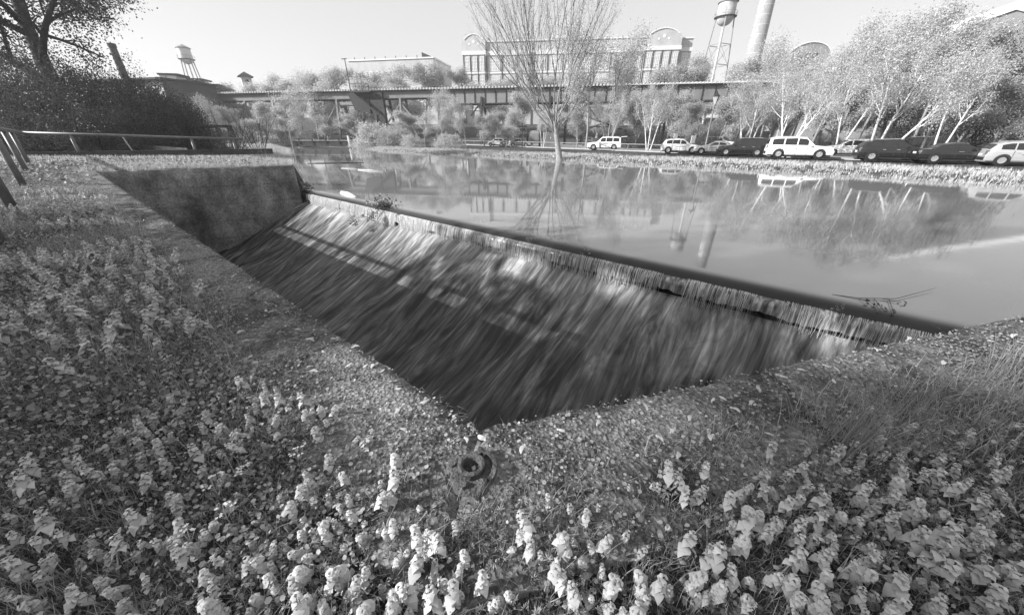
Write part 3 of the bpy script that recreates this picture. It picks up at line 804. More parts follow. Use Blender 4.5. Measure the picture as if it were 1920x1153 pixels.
# between the trestle and the far bank
for k, (px, Y, yt, kind, i, w, lab) in enumerate([
    (1500, 62, 150, P_LEAF, 2, 1.6, 'broad grey tree filling the gap behind the long white suv'),
    (1570, 60, 130, P_LEAF, 1, 1.6, 'broad pale tree filling the gap behind the birch stems'),
    (1640, 58, 120, P_LEAF, 2, 1.6, 'broad grey tree behind the tallest group, left part'),
    (1715, 58, 110, P_LEAF, 1, 1.6, 'broad pale tree behind the tallest group, middle part'),
    (1790, 55, 110, P_LEAF, 2, 1.6, 'broad grey tree behind the tallest group, right part'),
    (1860, 50, 130, P_LEAF, 1, 1.5, 'broad pale tree under the white roof edge'),
    (432, 76, 200, P_LEAF, 0, 2.0, 'broad pale tree under the left trestle deck'),
    (545, 78, 200, P_LEAF, 1, 2.0, 'broad pale tree under the trestle behind the footbridge'),
    (668, 80, 214, P_LEAF, 0, 2.0, 'broad pale tree behind the dark mast legs'),
    (765, 74, 208, P_LEAF, 1, 1.9, 'broad pale tree behind the trestle braces'),
    (840, 74, 202, P_LEAF, 0, 1.9, 'broad pale tree under the deep girder left end'),
    (930, 76, 206, P_LEAF, 2, 1.9, 'broad grey tree under the deep girder'),
    (1050, 72, 205, P_LEAF, 1, 1.9, 'broad pale tree behind the bare trunk'),
    (1145, 70, 196, P_LEAF, 0, 1.9, 'broad pale tree behind the shelter'),
    (1235, 68, 192, P_LEAF, 1, 1.9, 'broad pale tree behind the birch by the white crossover'),
    (1320, 66, 190, P_LEAF, 2, 1.9, 'broad grey tree behind the street lamp'),
    (1400, 62, 176, P_LEAF, 0, 1.8, 'broad pale tree behind the dark people carrier roof'),
    (398, 66, 178, P_SPARSE, 1, 1.6, 'twiggy dark tree under the left end of the trestle'),
    (470, 70, 190, P_LEAF, 0, 1.7, 'pale spreading tree before the left trestle bent'),
    (520, 66, 158, P_SPARSE, 0, 1.3, 'thin tall tree rising over the left trestle deck'),
    (572, 84, 140, P_SPARSE, 0, 1.5, 'thin pale tree crossing the trestle deck, left of the mast'),
    (600, 86, 196, P_LEAF, 1, 1.8, 'low pale tree under the deck left of the mast'),
    (645, 84, 212, P_LEAF, 2, 1.6, 'dark round tree under the mast on the trestle'),
    (698, 64, 222, P_BUSH, 0, 1.6, 'pale thicket at the far pond end under the trestle'),
    (738, 62, 232, P_BUSH, 1, 1.5, 'dark thicket beside the trestle post'),
    (790, 60, 205, P_SPARSE, 0, 1.4, 'thin tree right of the trestle braces'),
    (822, 62, 165, P_SPARSE, 0, 1.2, 'slim tree crossing the deep trestle girder left end'),
    (868, 58, 178, P_SPARSE, 0, 1.3, 'slim pale tree before the deep girder'),
    (905, 62, 212, P_LEAF, 1, 1.6, 'pale bushy tree behind the small white hatchback'),
    (948, 60, 205, P_LEAF, 0, 1.6, 'pale bushy tree behind the notice board'),
    (985, 66, 172, P_LEAF, 1, 1.2, 'pale tree left of the bare trunk reaching the girder'),
    (1088, 58, 192, P_LEAF, 2, 1.3, 'mid grey tree right of the bare trunk'),
    (1120, 52, 22, P_SPARSE, 0, 1.25, 'tall hazy pale tree right behind the bare tree'),
    (1165, 56, 40, P_SPARSE, 0, 1.1, 'tall hazy tree over the white pickup'),
    (1205, 58, 175, P_LEAF, 2, 1.3, 'darker tree in shade behind the parked cars'),
    (1262, 54, 170, P_LEAF, 1, 1.2, 'pale tree behind the white crossover'),
    (1300, 50, 186, P_LEAF, 2, 1.2, 'leafy tree left of the street lamp'),
    (1365, 50, 172, P_LEAF, 1, 1.2, 'leafy tree right of the street lamp'),
    (1420, 48, 150, P_AIRY, 0, 1.2, 'leafy tree behind the dark people carrier'),
    (1475, 50, 140, P_AIRY, 1, 1.2, 'leafy tree behind the long white suv'),
    (1530, 52, 98, P_AIRY, 0, 1.2, 'tall leafy tree left of the tallest group'),
    (1590, 46, 66, P_AIRY, 1, 1.0, 'tall pale tree at the left of the tallest group'),
    (1650, 50, 20, P_AIRY, 0, 1.0, 'tall pale tree second from left in tallest group'),
    (1708, 46, 2, P_AIRY, 1, 1.0, 'tallest pale tree behind the black crossover'),
    (1768, 48, -2, P_AIRY, 0, 1.0, 'tall pale tree behind the black saloon'),
    (1822, 40, 34, P_AIRY, 1, 1.1, 'mid grey tree near the second lamp'),
    (1845, 46, 34, P_AIRY, 0, 1.1, 'tall pale tree before the white roof edge'),
    (1890, 43, 44, P_LEAF, 0, 1.0, 'tall pale tree below the white roof peak'),
    (1872, 36, 120, P_LEAF, 2, 1.3, 'mid grey tree low by the silver hatch'),
    (1930, 34, 150, P_LEAF, 2, 1.3, 'mid grey tree at the right frame edge'),
    (1915, 40, 26, P_DARK, 0, 0.8, 'dark evergreen high at the right edge')]):
    bush = kind in (P_BUSH, P_DARK)
    place('mid', kind, i, px, Y, yt, lab, wide=w, cat='bush' if kind is P_BUSH else 'tree', name='shrub' if kind is P_BUSH else ('evergreen_tree' if kind is P_DARK else 'tree'), parts=('stem', 'foliage') if bush else ('trunk', 'crown'))
# white-stemmed birches along the lot railing
for px, py, yt, i, w, lab in [
    (1150, 279, 168, 1, 0.8, 'slim white birch behind the white pickup'), (1236, 285, 150, 0, 0.85, 'white-stemmed birch beside the white crossover rear'),
    (1440, 291, 128, 0, 0.95, 'white birch clump beside the long white suv tail'), (1528, 297, 104, 1, 1.0, 'three-stemmed white birch right of the long white suv'),
    (1632, 285, 120, 2, 1.0, 'white birch behind the black crossover bonnet'), (1728, 302, 62, 1, 1.05, 'big white three-stemmed birch before the black crossover nose'),
    (1848, 292, 96, 2, 1.0, 'leaning white birch behind the black saloon'), (1500, 282, 130, 2, .9, 'thin birch behind the roof of the long white suv'), (1020, 278, 205, 2, .7, 'small white-stemmed birch by the utility cabinet')]:
    b = at_z(px, py, ZLOT)
    place('birch', P_BIRCH, i, px, b[1], yt, lab, name='birch_tree', base=ZLOT - .02, wide=w)
# bushes low along the far side of the pond
for px, Y, yt, kind, i, w, lab in [
    (500, 74, 250, P_BUSH, 0, 1.6, 'pale low bush by the outlet beam'), (452, 74, 246, P_BUSH, 1, 1.6, 'mid grey low bush left of the outlet beam'), (560, 78, 240, P_BUSH, 0, 1.6, 'pale low bush behind the outlet beam'),
    (770, 56, 248, P_BUSH, 0, 1.5, 'pale reedy bush on the far bank'), (705, 66, 240, P_BUSH, 1, 1.4, 'grey bush at the bank corner post'), (840, 54, 246, P_BUSH, 0, 1.7, 'pale bush left of the small hatchback'),
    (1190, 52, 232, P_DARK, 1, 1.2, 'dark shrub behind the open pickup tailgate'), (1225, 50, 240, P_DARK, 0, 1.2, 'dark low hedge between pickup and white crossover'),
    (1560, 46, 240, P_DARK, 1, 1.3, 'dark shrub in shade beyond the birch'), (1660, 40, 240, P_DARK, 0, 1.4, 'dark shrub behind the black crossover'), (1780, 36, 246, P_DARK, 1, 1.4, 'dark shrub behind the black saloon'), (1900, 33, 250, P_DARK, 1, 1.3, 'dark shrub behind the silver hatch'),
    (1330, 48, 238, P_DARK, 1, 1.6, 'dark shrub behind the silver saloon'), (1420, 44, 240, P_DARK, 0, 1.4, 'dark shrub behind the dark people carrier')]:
    place('bush', kind, i, px, Y, yt, lab, cat='bush', name='shrub', wide=w, parts=('stem', 'foliage'))
# dark overgrown corner on the left bank
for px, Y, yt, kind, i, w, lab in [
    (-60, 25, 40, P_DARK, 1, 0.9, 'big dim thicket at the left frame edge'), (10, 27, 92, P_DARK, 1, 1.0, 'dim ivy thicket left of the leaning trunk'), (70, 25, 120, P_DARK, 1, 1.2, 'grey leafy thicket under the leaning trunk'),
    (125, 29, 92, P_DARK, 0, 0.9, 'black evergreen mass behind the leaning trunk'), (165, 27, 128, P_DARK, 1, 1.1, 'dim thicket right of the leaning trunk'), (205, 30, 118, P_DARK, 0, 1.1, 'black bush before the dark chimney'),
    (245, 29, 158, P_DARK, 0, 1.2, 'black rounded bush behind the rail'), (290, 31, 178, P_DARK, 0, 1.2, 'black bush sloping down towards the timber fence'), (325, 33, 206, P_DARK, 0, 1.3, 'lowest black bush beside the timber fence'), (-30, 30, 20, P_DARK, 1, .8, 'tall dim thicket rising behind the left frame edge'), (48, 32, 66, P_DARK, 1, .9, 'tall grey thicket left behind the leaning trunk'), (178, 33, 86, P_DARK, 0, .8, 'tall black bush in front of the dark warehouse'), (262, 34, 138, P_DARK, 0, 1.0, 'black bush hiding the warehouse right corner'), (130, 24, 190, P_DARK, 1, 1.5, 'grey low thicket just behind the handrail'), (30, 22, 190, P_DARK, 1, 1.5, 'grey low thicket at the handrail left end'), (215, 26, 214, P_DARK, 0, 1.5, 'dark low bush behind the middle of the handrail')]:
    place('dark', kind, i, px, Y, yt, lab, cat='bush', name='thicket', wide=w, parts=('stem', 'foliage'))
gd = TreeGen(81)
gd.branch(np.array([0, 0, -0.4]), unit(np.array([-0.16, 0, 1.0])), 13, 0.36, 3, (0, 5, 6, 10), 1.1, 0.46, 0.01, 0.07)
lt = at_y(132, 200, 30); lt[2] = -0.2
tree_obj('leaning_tree', gd.wood('trunk', M['bark_dark']), leaf_mesh('crown', gd.anch, 30, 0.42, 0.085, 3, M['leaf_dark']), lt, 0.2, 1.35, 'dark leaning tree with spreading limbs over the left thicket', 'tree')
for px, Y, yt, i, lab in [(498, 22.5, 266, 0, 'bare twiggy shrub overhanging the far wall corner'), (420, 27, 215, 1, 'bare twiggy sapling beside the timber fence'), (395, 34, 170, 0, 'bare grey saplings behind the timber fence'), (455, 40, 178, 1, 'bare leaning saplings before the left trestle bent'), (65, 23, 120, 1, 'pale bare stems in the left thicket')]:
    place('twig', P_TWIG, i, px, Y, yt, lab, cat='shrub', name='sapling', parts=('stem', 'foliage'))

# two trees standing to the left, outside the frame, whose shade falls over the near bank
def shade_tree(loc, zlo, zhi, rx, ry, n, size, seed, label, yo=0.0, ty=0.0):
    r = np.random.default_rng(seed); g = TreeGen(seed)
    g.tubes.append(([np.array([0, ty, -.3]), np.array([.1, ty + .1, zlo * .6]), np.array([0, ty, (zlo + zhi) / 2])], [.3, .22, .1], 8))
    th = r.uniform(0, 6.283, n); rad = np.sqrt(r.uniform(0, 1, n)); zc = r.uniform(zlo, zhi, n)
    an = np.stack([rx * rad * np.cos(th), ry * rad * np.sin(th) + yo, zc], 1)
    for q in an[:: max(1, n // 14)]:
        g.tubes.append(([np.array([0, ty, zlo + .9]), np.array([q[0] * .5, (ty + q[1]) * .5, max(q[2], zlo + 1.0)]), q], [.045, .025, .01], 4))
    an = np.repeat(an, 9, axis=0) + r.normal(0, .36, (n * 9, 3))
    # crown shaped to the light: leaves shading the chosen sunlit patches are dropped
    base = an + np.array([loc[0], loc[1], gz(*loc)]); gp = base[:, :2] - np.array(sun_dir)[None, :2] * ((base[:, 2:] - .05) / sun_dir.z)
    open_ = np.zeros(len(an), bool)
    for ex, ey, rx_, ry_ in ((-.18, .52, .62, .42), (.25, 1.06, .5, .24), (-.6, 1.25, .5, .4), (-5.4, 5.6, .5, .3), (2.2, 1.62, 1.3, .3), (-4.35, 4.55, .35, .25), (-2.6, 5.96, .5, .35), (-.9, 4.8, .4, .3), (1.34, 3.15, .3, .2)):
        open_ |= ((gp[:, 0] - ex) / (rx_ + .16)) ** 2 + ((gp[:, 1] - ey) / (ry_ + .12)) ** 2 < 1
    an = an[~open_ | (r.uniform(0, 1, len(an)) < .004)]
    t = tree_obj('shade_tree', g.wood('trunk', M['bark']), leaf_mesh('crown', an, 1, 0.0, size, seed, M['leaf_ivy']), (loc[0], loc[1], gz(*loc)), 0, 1.0, label, 'tree')
    return t
shade_tree((-19.0, -0.6), 6.6, 9.3, 1.2, 4.4, 190, 0.24, 91, 'leafy tree on the left bank outside the view', ty=4.2)
shade_tree((-32.0, -7.0), 15.4, 21.5, 1.6, 5.2, 640, 0.28, 92, 'taller leafy tree farther left outside the view', ty=-4.6)

place('near', P_DARK, 1, 10, 24, 210, 'dim thicket low at the handrail, far left', cat='bush', name='thicket', parts=('stem', 'foliage'))
tree_obj('thicket', P_DARK[0][0], P_DARK[0][1], (-3.5, -0.25, -.05), 1.0, (1.05, 1.0, 1.02), 'dark shrub added beside the camera, outside the view, to shade the left bank', 'bush', None, ('stem', 'foliage'))  # unseen shrub put in to dim the lower left weeds

# grass on the far bank
def tufts(name, P, Z, blades, hmin, hmax, wid, spread, seed, mat, bend=0.5, label=None, seg=2):
    r = np.random.default_rng(seed); n = len(P) * blades
    base = np.repeat(np.column_stack([P, Z]), blades, axis=0) + np.column_stack([r.normal(0, spread, (n, 2)), np.zeros(n)])
    a = r.uniform(0, 6.283, n); hh = r.uniform(hmin, hmax, n); ln = r.uniform(0.1, bend, n) * hh
    d = np.stack([np.cos(a), np.sin(a)], 1); side = np.stack([-d[:, 1], d[:, 0]], 1) * wid * r.uniform(.6, 1.3, (n, 1)) / 2
    rows = []
    for k in range(seg + 1):
        t = k / seg; c = base.copy(); c[:, :2] += d * (ln * t ** 1.8)[:, None]; c[:, 2] += hh * t * (1 - 0.15 * t)
        w = side * (1 - t * 0.92); l_, r_ = c.copy(), c.copy(); l_[:, :2] -= w; r_[:, :2] += w; rows += [l_, r_]
    V = np.stack(rows, 1).reshape(-1, 3); m_ = 2 * (seg + 1); b = (np.arange(n) * m_)[:, None]
    Q = np.concatenate([b + np.array([[2 * k, 2 * k + 1, 2 * k + 3, 2 * k + 2]]) for k in range(seg)], 0)
    return tag(link(name, mesh_np(name, V, Q, mat)), label, kind='stuff')
r = np.random.default_rng(12)
P = np.column_stack([r.uniform(-46, 34, 90000), r.uniform(13, 74, 90000)])
d, dn, df = water_fields(P); keep = (d > 0.05) & (df < dn) & (d < 7.5) & (r.uniform(0, 1, len(P)) < 1.2 * np.exp(-d / 6))
P = P[keep][:22000]
tufts('bank_grass', P, ground_z(P) - .02, 8, 0.08, 0.24, 0.045, 0.10, 13, M['grass'], label='short sunlit grass on the far pond bank', seg=1)
P = np.column_stack([r.uniform(-45, -8, 40000), r.uniform(14, 62, 40000)])
d, dn, df = water_fields(P); keep = (d > 0.1) & (dn < df) & (d < 14); P = P[keep][:9000]
tufts('meadow_grass', P, ground_z(P) - .02, 6, 0.12, 0.4, 0.04, 0.16, 14, M['grass'], label='rough sunlit grass behind the far wall and railing', seg=1)

# ================================================================== RAILWAY TRESTLE
ZD = 9.2                                             # top of the deck
TL, TR = np.array([-90.0, 94.1]), np.array([64.0, 66.4])
_d = at_z(1390, 155, ZD); _e = at_z(300, 178, ZD)
TD = unit((_d - _e)[:2]); TN = np.array([TD[1], -TD[0]])          # TN towards the camera
T0 = _e[:2] - TD * 14
def tp(u, w, z): q = T0 + TD * u + TN * w; return (q[0], q[1], z)
def tu(px):                                          # metres along the trestle for a pixel column at deck height
    a = ray(px, 170); o = T0 + TN * 1.4
    m_ = np.array([[a[0], -TD[0]], [a[1], -TD[1]]]); return float(np.linalg.solve(m_, o)[1])
UEND = tu(1700); UMID = tu(845)
tr = empty('railway_trestle', (0, 0, 0), 0, 'long steel railway trestle on braced legs crossing behind the pond', 'trestle')
mb = MB()
u = 0.0
while u < UEND:
    q = tp(u, 0, ZD - 0.1); mb.box(q, (0.3, 3.9, 0.3), math.atan2(TD[1], TD[0])); u += 0.62
o = mb.build('sleepers', M['tie'], tr); o['kind'] = 'stuff'
for w in (-.75, .75):
    mb = MB(); mb.bar(tp(0, w, ZD + .09), tp(UEND, w, ZD + .09), .08, .16); mb.build('track_rail', M['steel_dark'], tr)
mb = MB(); mb.bar(tp(0, 1.55, ZD - .34), tp(UEND, 1.55, ZD - .34), .3, .22); mb.build('deck_beam', M['steel_dark'], tr)
for w in (1.2, -1.2):
    mb = MB(); mb.bar(tp(0, w, ZD - 1.0), tp(UMID, w, ZD - 1.0), .12, 1.1); mb.build('plate_girder', M['girder'], tr)
    mb = MB(); mb.bar(tp(UMID, w, ZD - 1.55), tp(UEND, w, ZD - 1.55), .12, 2.2); mb.build('plate_girder', M['girder'], tr)
    mb = MB(); mb.bar(tp(0, w, ZD - 1.62), tp(UMID, w, ZD - 1.62), .42, .14); mb.build('girder_flange', M['steel_dark'], tr)
    mb = MB(); mb.bar(tp(UMID, w, ZD - 2.72), tp(UEND, w, ZD - 2.72), .5, .18); mb.build('girder_flange', M['steel_dark'], tr)
stif = MB().bar(tp(0, 0, 0), tp(0, 0, 2.15), .14, .1)
uu = UMID + .6
proto = None
while uu < UEND:
    mb = MB(); mb.bar(tp(uu, 1.32, ZD - 2.6), tp(uu, 1.32, ZD - .5), .14, .1, up=(0, 1, 0)); mb.build('stiffener', M['steel_dark'], tr); uu += 2.05
for px0, px1 in ((300, 372), (418, 448), (628, 690), (300, 318)):
    mb = MB(); mb.bar(tp(tu(px0), 1.2, ZD - 2.35), tp(tu(px1), 1.2, ZD - 2.35), .3, .5); mb.build('cross_beam', M['girder'], tr)
    mb = MB(); mb.bar(tp(tu(px0), 1.2, ZD - 2.75), tp(tu(px1), 1.2, ZD - 2.75), .4, .18); mb.build('beam_flange', M['steel_dark'], tr)
def bent(px, half, mat, brace=True, top=2.6):
    u0 = tu(px); zb = -0.9
    for w in (1.3, -1.3):
        mb = MB(); mb.bar(tp(u0, w * 1.0, ZD - 1.6), tp(u0, w * 1.9, zb), .38, .38); mb.build('leg', mat, tr)
    mb = MB(); mb.bar(tp(u0, 1.4, ZD - 2.9), tp(u0, -1.4, ZD - 2.9), .3); mb.bar(tp(u0, 1.9, 3.0), tp(u0, -1.9, 3.0), .25); mb.build('strut', mat, tr)
    if brace:
        for s in (-1, 1):
            mb = MB(); mb.bar(tp(u0, 1.4, ZD - 2.4), tp(u0 + s * half, 1.6, ZD - 2.4 - half * 1.1), .24, .24); mb.build('brace', mat, tr)
for px, half, mat, br in ((318, 3.2, M['girder'], True), (452, 3.6, M['girder'], True), (505, 2, M['steel_mid'], False), (627, 3.0, M['girder'], True), (700, 2.4, M['steel_dark'], False), (716, 2.4, M['steel_dark'], True), (748, 4.2, M['girder'], True), (902, 2.2, M['steel_dark'], True), (1032, 2.6, M['steel_dark'], False), (1064, 3.6, M['steel_dark'], True), (1096, 3.4, M['steel_dark'], True), (1255, 4.5, M['steel_dark'], True), (1390, 3.5, M['steel_mid'], True), (1560, 3.5, M['steel_mid'], True)):
    bent(px, half, mat, br)
# dark gusset frames near the mast, deepened to stand for the deck's shadow
for px0, px1, zz in ((652, 690, 4.2), (690.5, 717, 6.4)):
    mb = MB(); mb.prism([tp(tu(px0), 1.75, ZD - .6), tp(tu(px1), 1.75, ZD - .6), tp(tu(px1), 1.75, ZD - zz), tp(tu(px0) + (tu(px1) - tu(px0)) * .25, 1.75, ZD - zz + .6)], (0, 0, 0), (TN[0] * -.9, TN[1] * -.9, 0)); mb.build('gusset_deck_shadow', M['steel_dark'], tr)
mb = MB(); mb.bar(tp(tu(1000), 1.25, ZD - 3.4), tp(tu(1390), 1.25, ZD - 3.4), .3, .35); mb.build('lower_beam', M['steel_mid'], tr)
mb = MB(); mb.bar(tp(tu(1250), 1.3, ZD - 3.9), tp(tu(1385), 1.3, ZD - 3.9), .3, .3); mb.build('lower_beam', M['steel_dark'], tr)
# mast and refuge platform on the trestle
um = tu(662)
ms = empty('signal_mast', tp(um, 2.3, ZD - .3), 0, 'thin dark mast with a small railed platform on the trestle', 'mast')
def mp_(du, dw, z): q = TD * du + TN * dw; return (q[0], q[1], z)
MB().tube([mp_(0, 0, -.2), mp_(-.1, 0, 5.3)], [.1, .07], 6).build('pole', M['steel_dark'], ms)
MB().prism([mp_(.0, .5, 0), mp_(4.4, .5, 0), mp_(4.4, -.6, 0), mp_(0, -.6, 0)], (0, 0, 0), (0, 0, -.3)).build('platform', M['steel_dark'], ms)
for k, du in enumerate((.2, 1.5, 2.8, 4.2)):
    MB().bar(mp_(du, .45, 0), mp_(du, .45, 1.15), .07).build('rail_post', M['steel_dark'], ms)
MB().bar(mp_(.2, .45, 1.15), mp_(4.2, .45, 1.15), .07).build('top_rail', M['steel_dark'], ms)
MB().bar(mp_(.2, .45, .6), mp_(4.2, .45, .6), .05).build('middle_rail', M['steel_dark'], ms)
MB().bar(mp_(.3, .3, -.2), mp_(5.5, .3, -4.2), .32).build('stair_string', M['steel_dark'], ms)
MB().bar(mp_(-.6, .3, 5.2), mp_(.5, .3, 5.25), .1, .12).build('crossarm', M['steel_dark'], ms)

# ================================================================== FACTORY, MILL AND OTHER BUILDINGS
def facade_axes(PL, PR):
    d = unit((PR - PL)[:2]); return d, np.array([d[1], -d[0]]), float(np.linalg.norm((PR - PL)[:2]))
PL, PR = at_y(866, 82, 150), at_y(1281, 64, 141)
fd, fn, FL = facade_axes(PL, PR)
ZT = (PL[2] + PR[2]) / 2
fac = empty('factory', (PL[0], PL[1], 0), math.atan2(fd[1], fd[0]), 'long pale brick factory with tall windows and arched end parapets', 'factory')
# local x along the facade, local -y towards the camera
def fbox(name, x0, x1, y0, y1, z0, z1, mat):
    return MB().box(((x0 + x1) / 2, (y0 + y1) / 2, (z0 + z1) / 2), (x1 - x0, y1 - y0, z1 - z0)).build(name, mat, fac)
fbox('main_wall', 8.3, FL - 11.4, 0.6, 22, 2, ZT - 0.2, M['brick_light'])
fbox('end_wall', 0, 8.3, 0.0, 22, 2, ZT + .2, M['brick_light'])
fbox('end_wall', FL - 11.4, FL, 0.0, 22, 2, ZT + .2, M['brick_light'])
fbox('wing_wall', FL + .002, FL + 4.0, 1.6, 18, 2, ZT - .6, M['brick_light'])
def arch_par(x0, x1):
    n = 14; pts = [(x0, 0, ZT + .2), ] + [(x0 + (x1 - x0) * (0.1 + 0.8 * k / n), 0, ZT + .5 + 1.5 * math.sin(math.pi * k / n) ** .8) for k in range(n + 1)] + [(x1, 0, ZT + .2)]
    MB().prism(pts, (0, 0, 0), (0, .6, 0)).build('arched_parapet', M['brick_light'], fac)
    mb = MB()
    for k in range(1, len(pts) - 2): mb.bar((pts[k][0], .25, pts[k][2] + .14), (pts[k + 1][0], .25, pts[k + 1][2] + .14), .9, .3)
    mb.build('parapet_coping', M['stone_trim'], fac)
    for dx, dz, s in ((0, .9, .5), (-1.6, .2, .35), (1.6, .2, .35)):
        MB().lathe([(0, .06), (s, .05), (s, 0)], 12).build('medallion', M['stone_trim'], fac)
        o = [c for c in fac.children if c.name.startswith('medallion')][-1]
        o.rotation_euler = (math.pi / 2, 0, 0); o.location = ((x0 + x1) / 2 + dx, -.003, ZT - .9 + dz)
arch_par(0, 8.3); arch_par(FL - 11.4, FL)
fbox('coping', 8.3, FL - 11.4, 0.3, 1.0, ZT - .198, ZT + .2, M['stone_trim'])
fbox('coping', FL + .01, FL + 4.2, 1.3, 2.2, ZT - .598, ZT - .2, M['stone_trim'])
fbox('raised_coping', 31, 45, 0.2, 1.1, ZT + .202, ZT + 1.2, M['stone_trim'])
fbox('cornice_band', -.2, 8.4, -.25, -.003, ZT - 3.8, ZT - 2.7, M['stone_trim'])
fbox('cornice_band', 8.42, FL - 11.42, .3, .597, ZT - 4.0, ZT - 2.9, M['stone_trim'])
fbox('cornice_band', FL - 11.4, FL + .2, -.25, -.003, ZT - 3.8, ZT - 2.7, M['stone_trim'])
fbox('cornice_band', FL + .22, FL + 4.2, 1.3, 1.597, ZT - 4.0, ZT - 3.0, M['stone_trim'])
def win_frame(w, h, nx_, nz_):
    mb = MB(); t = .14
    for k in range(nx_ + 1): mb.box((-w / 2 + w * k / nx_, -.04, 0), (t, .1, h))
    for k in range(nz_ + 1): mb.box((0, -.045, -h / 2 + h * k / nz_), (w + t, .1, t))
    me = bpy.data.meshes.new('window_frame'); me.from_pydata(mb.v, [], mb.f); me.materials.append(M['window_frame']); return me
def win_glass(w, h):
    mb = MB(); mb.box((0, 0, 0), (w, .06, h)); me = bpy.data.meshes.new('window'); me.from_pydata(mb.v, [], mb.f); me.materials.append(M['window_glass']); return me
WW = {'wide': (win_glass(3.7, 4.0), win_frame(3.7, 4.0, 6, 4)), 'slim': (win_glass(1.7, 4.0), win_frame(1.7, 4.0, 3, 4))}
def window(par, kind, x, y, z):
    g, f = WW[kind]; o = link('window', g, par); o.location = (x, y, z); link('window_frame', f, o)
NB = 10; x0, x1 = 8.6, FL - 11.6; bw = (x1 - x0) / NB
rows_z = [ZT - 6.5, ZT - 12.2, ZT - 17.9]
for rz_ in rows_z:
    for k in range(NB): window(fac, 'wide', x0 + bw * (k + .5), .565, rz_)
    for k in range(3): window(fac, 'slim', 1.6 + 2.6 * k, -.035, rz_)
    for k in range(4): window(fac, 'slim', FL - 11.4 + 1.5 + 2.8 * k, -.035, rz_)
    window(fac, 'slim', FL + 2.1, 1.565, rz_)
for zz in (ZT - 9.4, ZT - 15.1, ZT - 20.8):
    for (a, b, y) in ((0, 8.3, 0), (8.32, FL - 11.42, .6), (FL - 11.4, FL, 0), (FL + .02, FL + 4, 1.6)): fbox('sill_band', a, b, y - .22, y - .004, zz, zz + .55, M['stone_trim'])
for k in range(NB + 1): fbox('drain_pipe', x0 + bw * k - .11, x0 + bw * k + .11, .3, .52, 2, ZT - 4.02, M['steel_dark'])
for xx in (.35, 2.9, 5.5, 8.0, FL - 11.2, FL - 8.5, FL - 5.7, FL - 2.9, FL - .15): fbox('drain_pipe', xx - .1, xx + .1, -.26, -.06, 2, ZT - 3.82, M['steel_dark'])

PL, PR = at_y(653, 114, 152), at_y(812, 112, 146)
md, _, ML = facade_axes(PL, PR); ZM = (PL[2] + PR[2]) / 2
mill = empty('mill', (PL[0], PL[1], 0), math.atan2(md[1], md[0]), 'flat-roofed brick mill with a row of small windows left of the factory', 'mill')
MB().box((ML / 2, 9, (ZM + 2) / 2), (ML, 18, ZM - 2)).build('wall', M['brick_light'], mill)
MB().box((ML / 2, 9, ZM + .22), (ML + .6, 18.6, .4)).build('coping', M['stone_trim'], mill)
MB().box((ML * .3, 8, ZM + .9), (4, 5, .95)).build('roof_hatch', M['roof_dark'], mill)
MB().prism([(ML - 4, 0, ZM + .42), (ML - .2, 0, ZM + .42), (ML - 4, 0, ZM + 1.9)], (0, 0, 0), (0, 8, 0)).build('stair_head', M['roof_dark'], mill)
sg, sf = win_glass(1.25, 2.1), win_frame(1.25, 2.1, 2, 2)
for rz_ in (ZM - 4.4, ZM - 9.2, ZM - 14):
    for k in range(13):
        o = link('window', sg, mill); o.location = (1.6 + 2.25 * k, -.035, rz_); link('window_frame', sf, o)
for k in range(7): MB().tube([(2 + 4 * k, 1, ZM + .4), (2 + 4 * k, 1, ZM + 1.3)], .12, 6).build('roof_vent', M['steel_dark'], mill)

# dark warehouse far left with its white stair blocks and chimney
a, b = at_y(150, 124, 78), at_y(300, 144, 74)
wd = empty('warehouse', (a[0], a[1], 0), math.atan2((b - a)[1], (b - a)[0]), 'dark brick warehouse behind the black bushes at far left', 'warehouse')
LW = float(np.linalg.norm((b - a)[:2]))
zw = min(a[2], b[2]) - .4
MB().box((LW / 2, 5, zw / 2), (LW, 10, zw)).build('wall', M['brick_dark'], wd)
MB().box((LW / 2, 5, zw + .152), (LW + .8, 10.8, .3)).build('roof', M['roof_dark'], wd)
for k in range(9):
    o = link('window', sg, wd); o.location = (2 + LW / 9.5 * k, -.035, zw - 2.2); link('window_frame', sf, o)
for (pxa, pya, pxb, Y, lab, mat) in ((298, 141, 324, 84, 'white rendered block with a dark side beside the warehouse', 'white_wall'), (352, 150, 372, 96, 'small white hut below the left water tower', 'white_wall')):
    a, b = at_y(pxa, pya, Y), at_y(pxb, pya + 1, Y)
    t = empty('stair_block', (a[0], a[1], 0), math.radians(12), lab, 'building'); w = float(b[0] - a[0])
    MB().box((w / 2, 1.8, a[2] / 2), (w, 3.6, a[2])).build('wall', M[mat], t)
    MB().box((w / 2 + .3, 1.8, a[2] + .16), (w + .9, 4.2, .3)).build('roof', M['roof_dark'], t)
    MB().box((w + .02 + 1.6, 2.4, a[2] / 2 - .3), (3.2, 3, a[2] - .6)).build('side_wing', M['brick_dark'], t)
    MB().box((w * .5, -.03, a[2] - 1.6), (.9, .06, 1.0)).build('window', M['window_glass'], t)
a = at_y(460, 145, 118)
t = empty('cupola_tower', (a[0], a[1], 0), math.radians(38), 'small square stair tower with a pyramid roof above the left trees', 'tower')
MB().box((0, 0, a[2] / 2), (2.4, 2.4, a[2])).build('wall', M['brick_light'], t)
MB().add([(-1.9, -1.9, a[2]), (1.9, -1.9, a[2]), (1.9, 1.9, a[2]), (-1.9, 1.9, a[2]), (0, 0, a[2] + 1.3)], [(0, 1, 4), (1, 2, 4), (2, 3, 4), (3, 0, 4), (3, 2, 1, 0)]).build('roof', M['roof_dark'], t)
MB().box((0, -1.23, a[2] - 1.2), (.8, .05, 1.0)).build('louvre', M['roof_dark'], t)
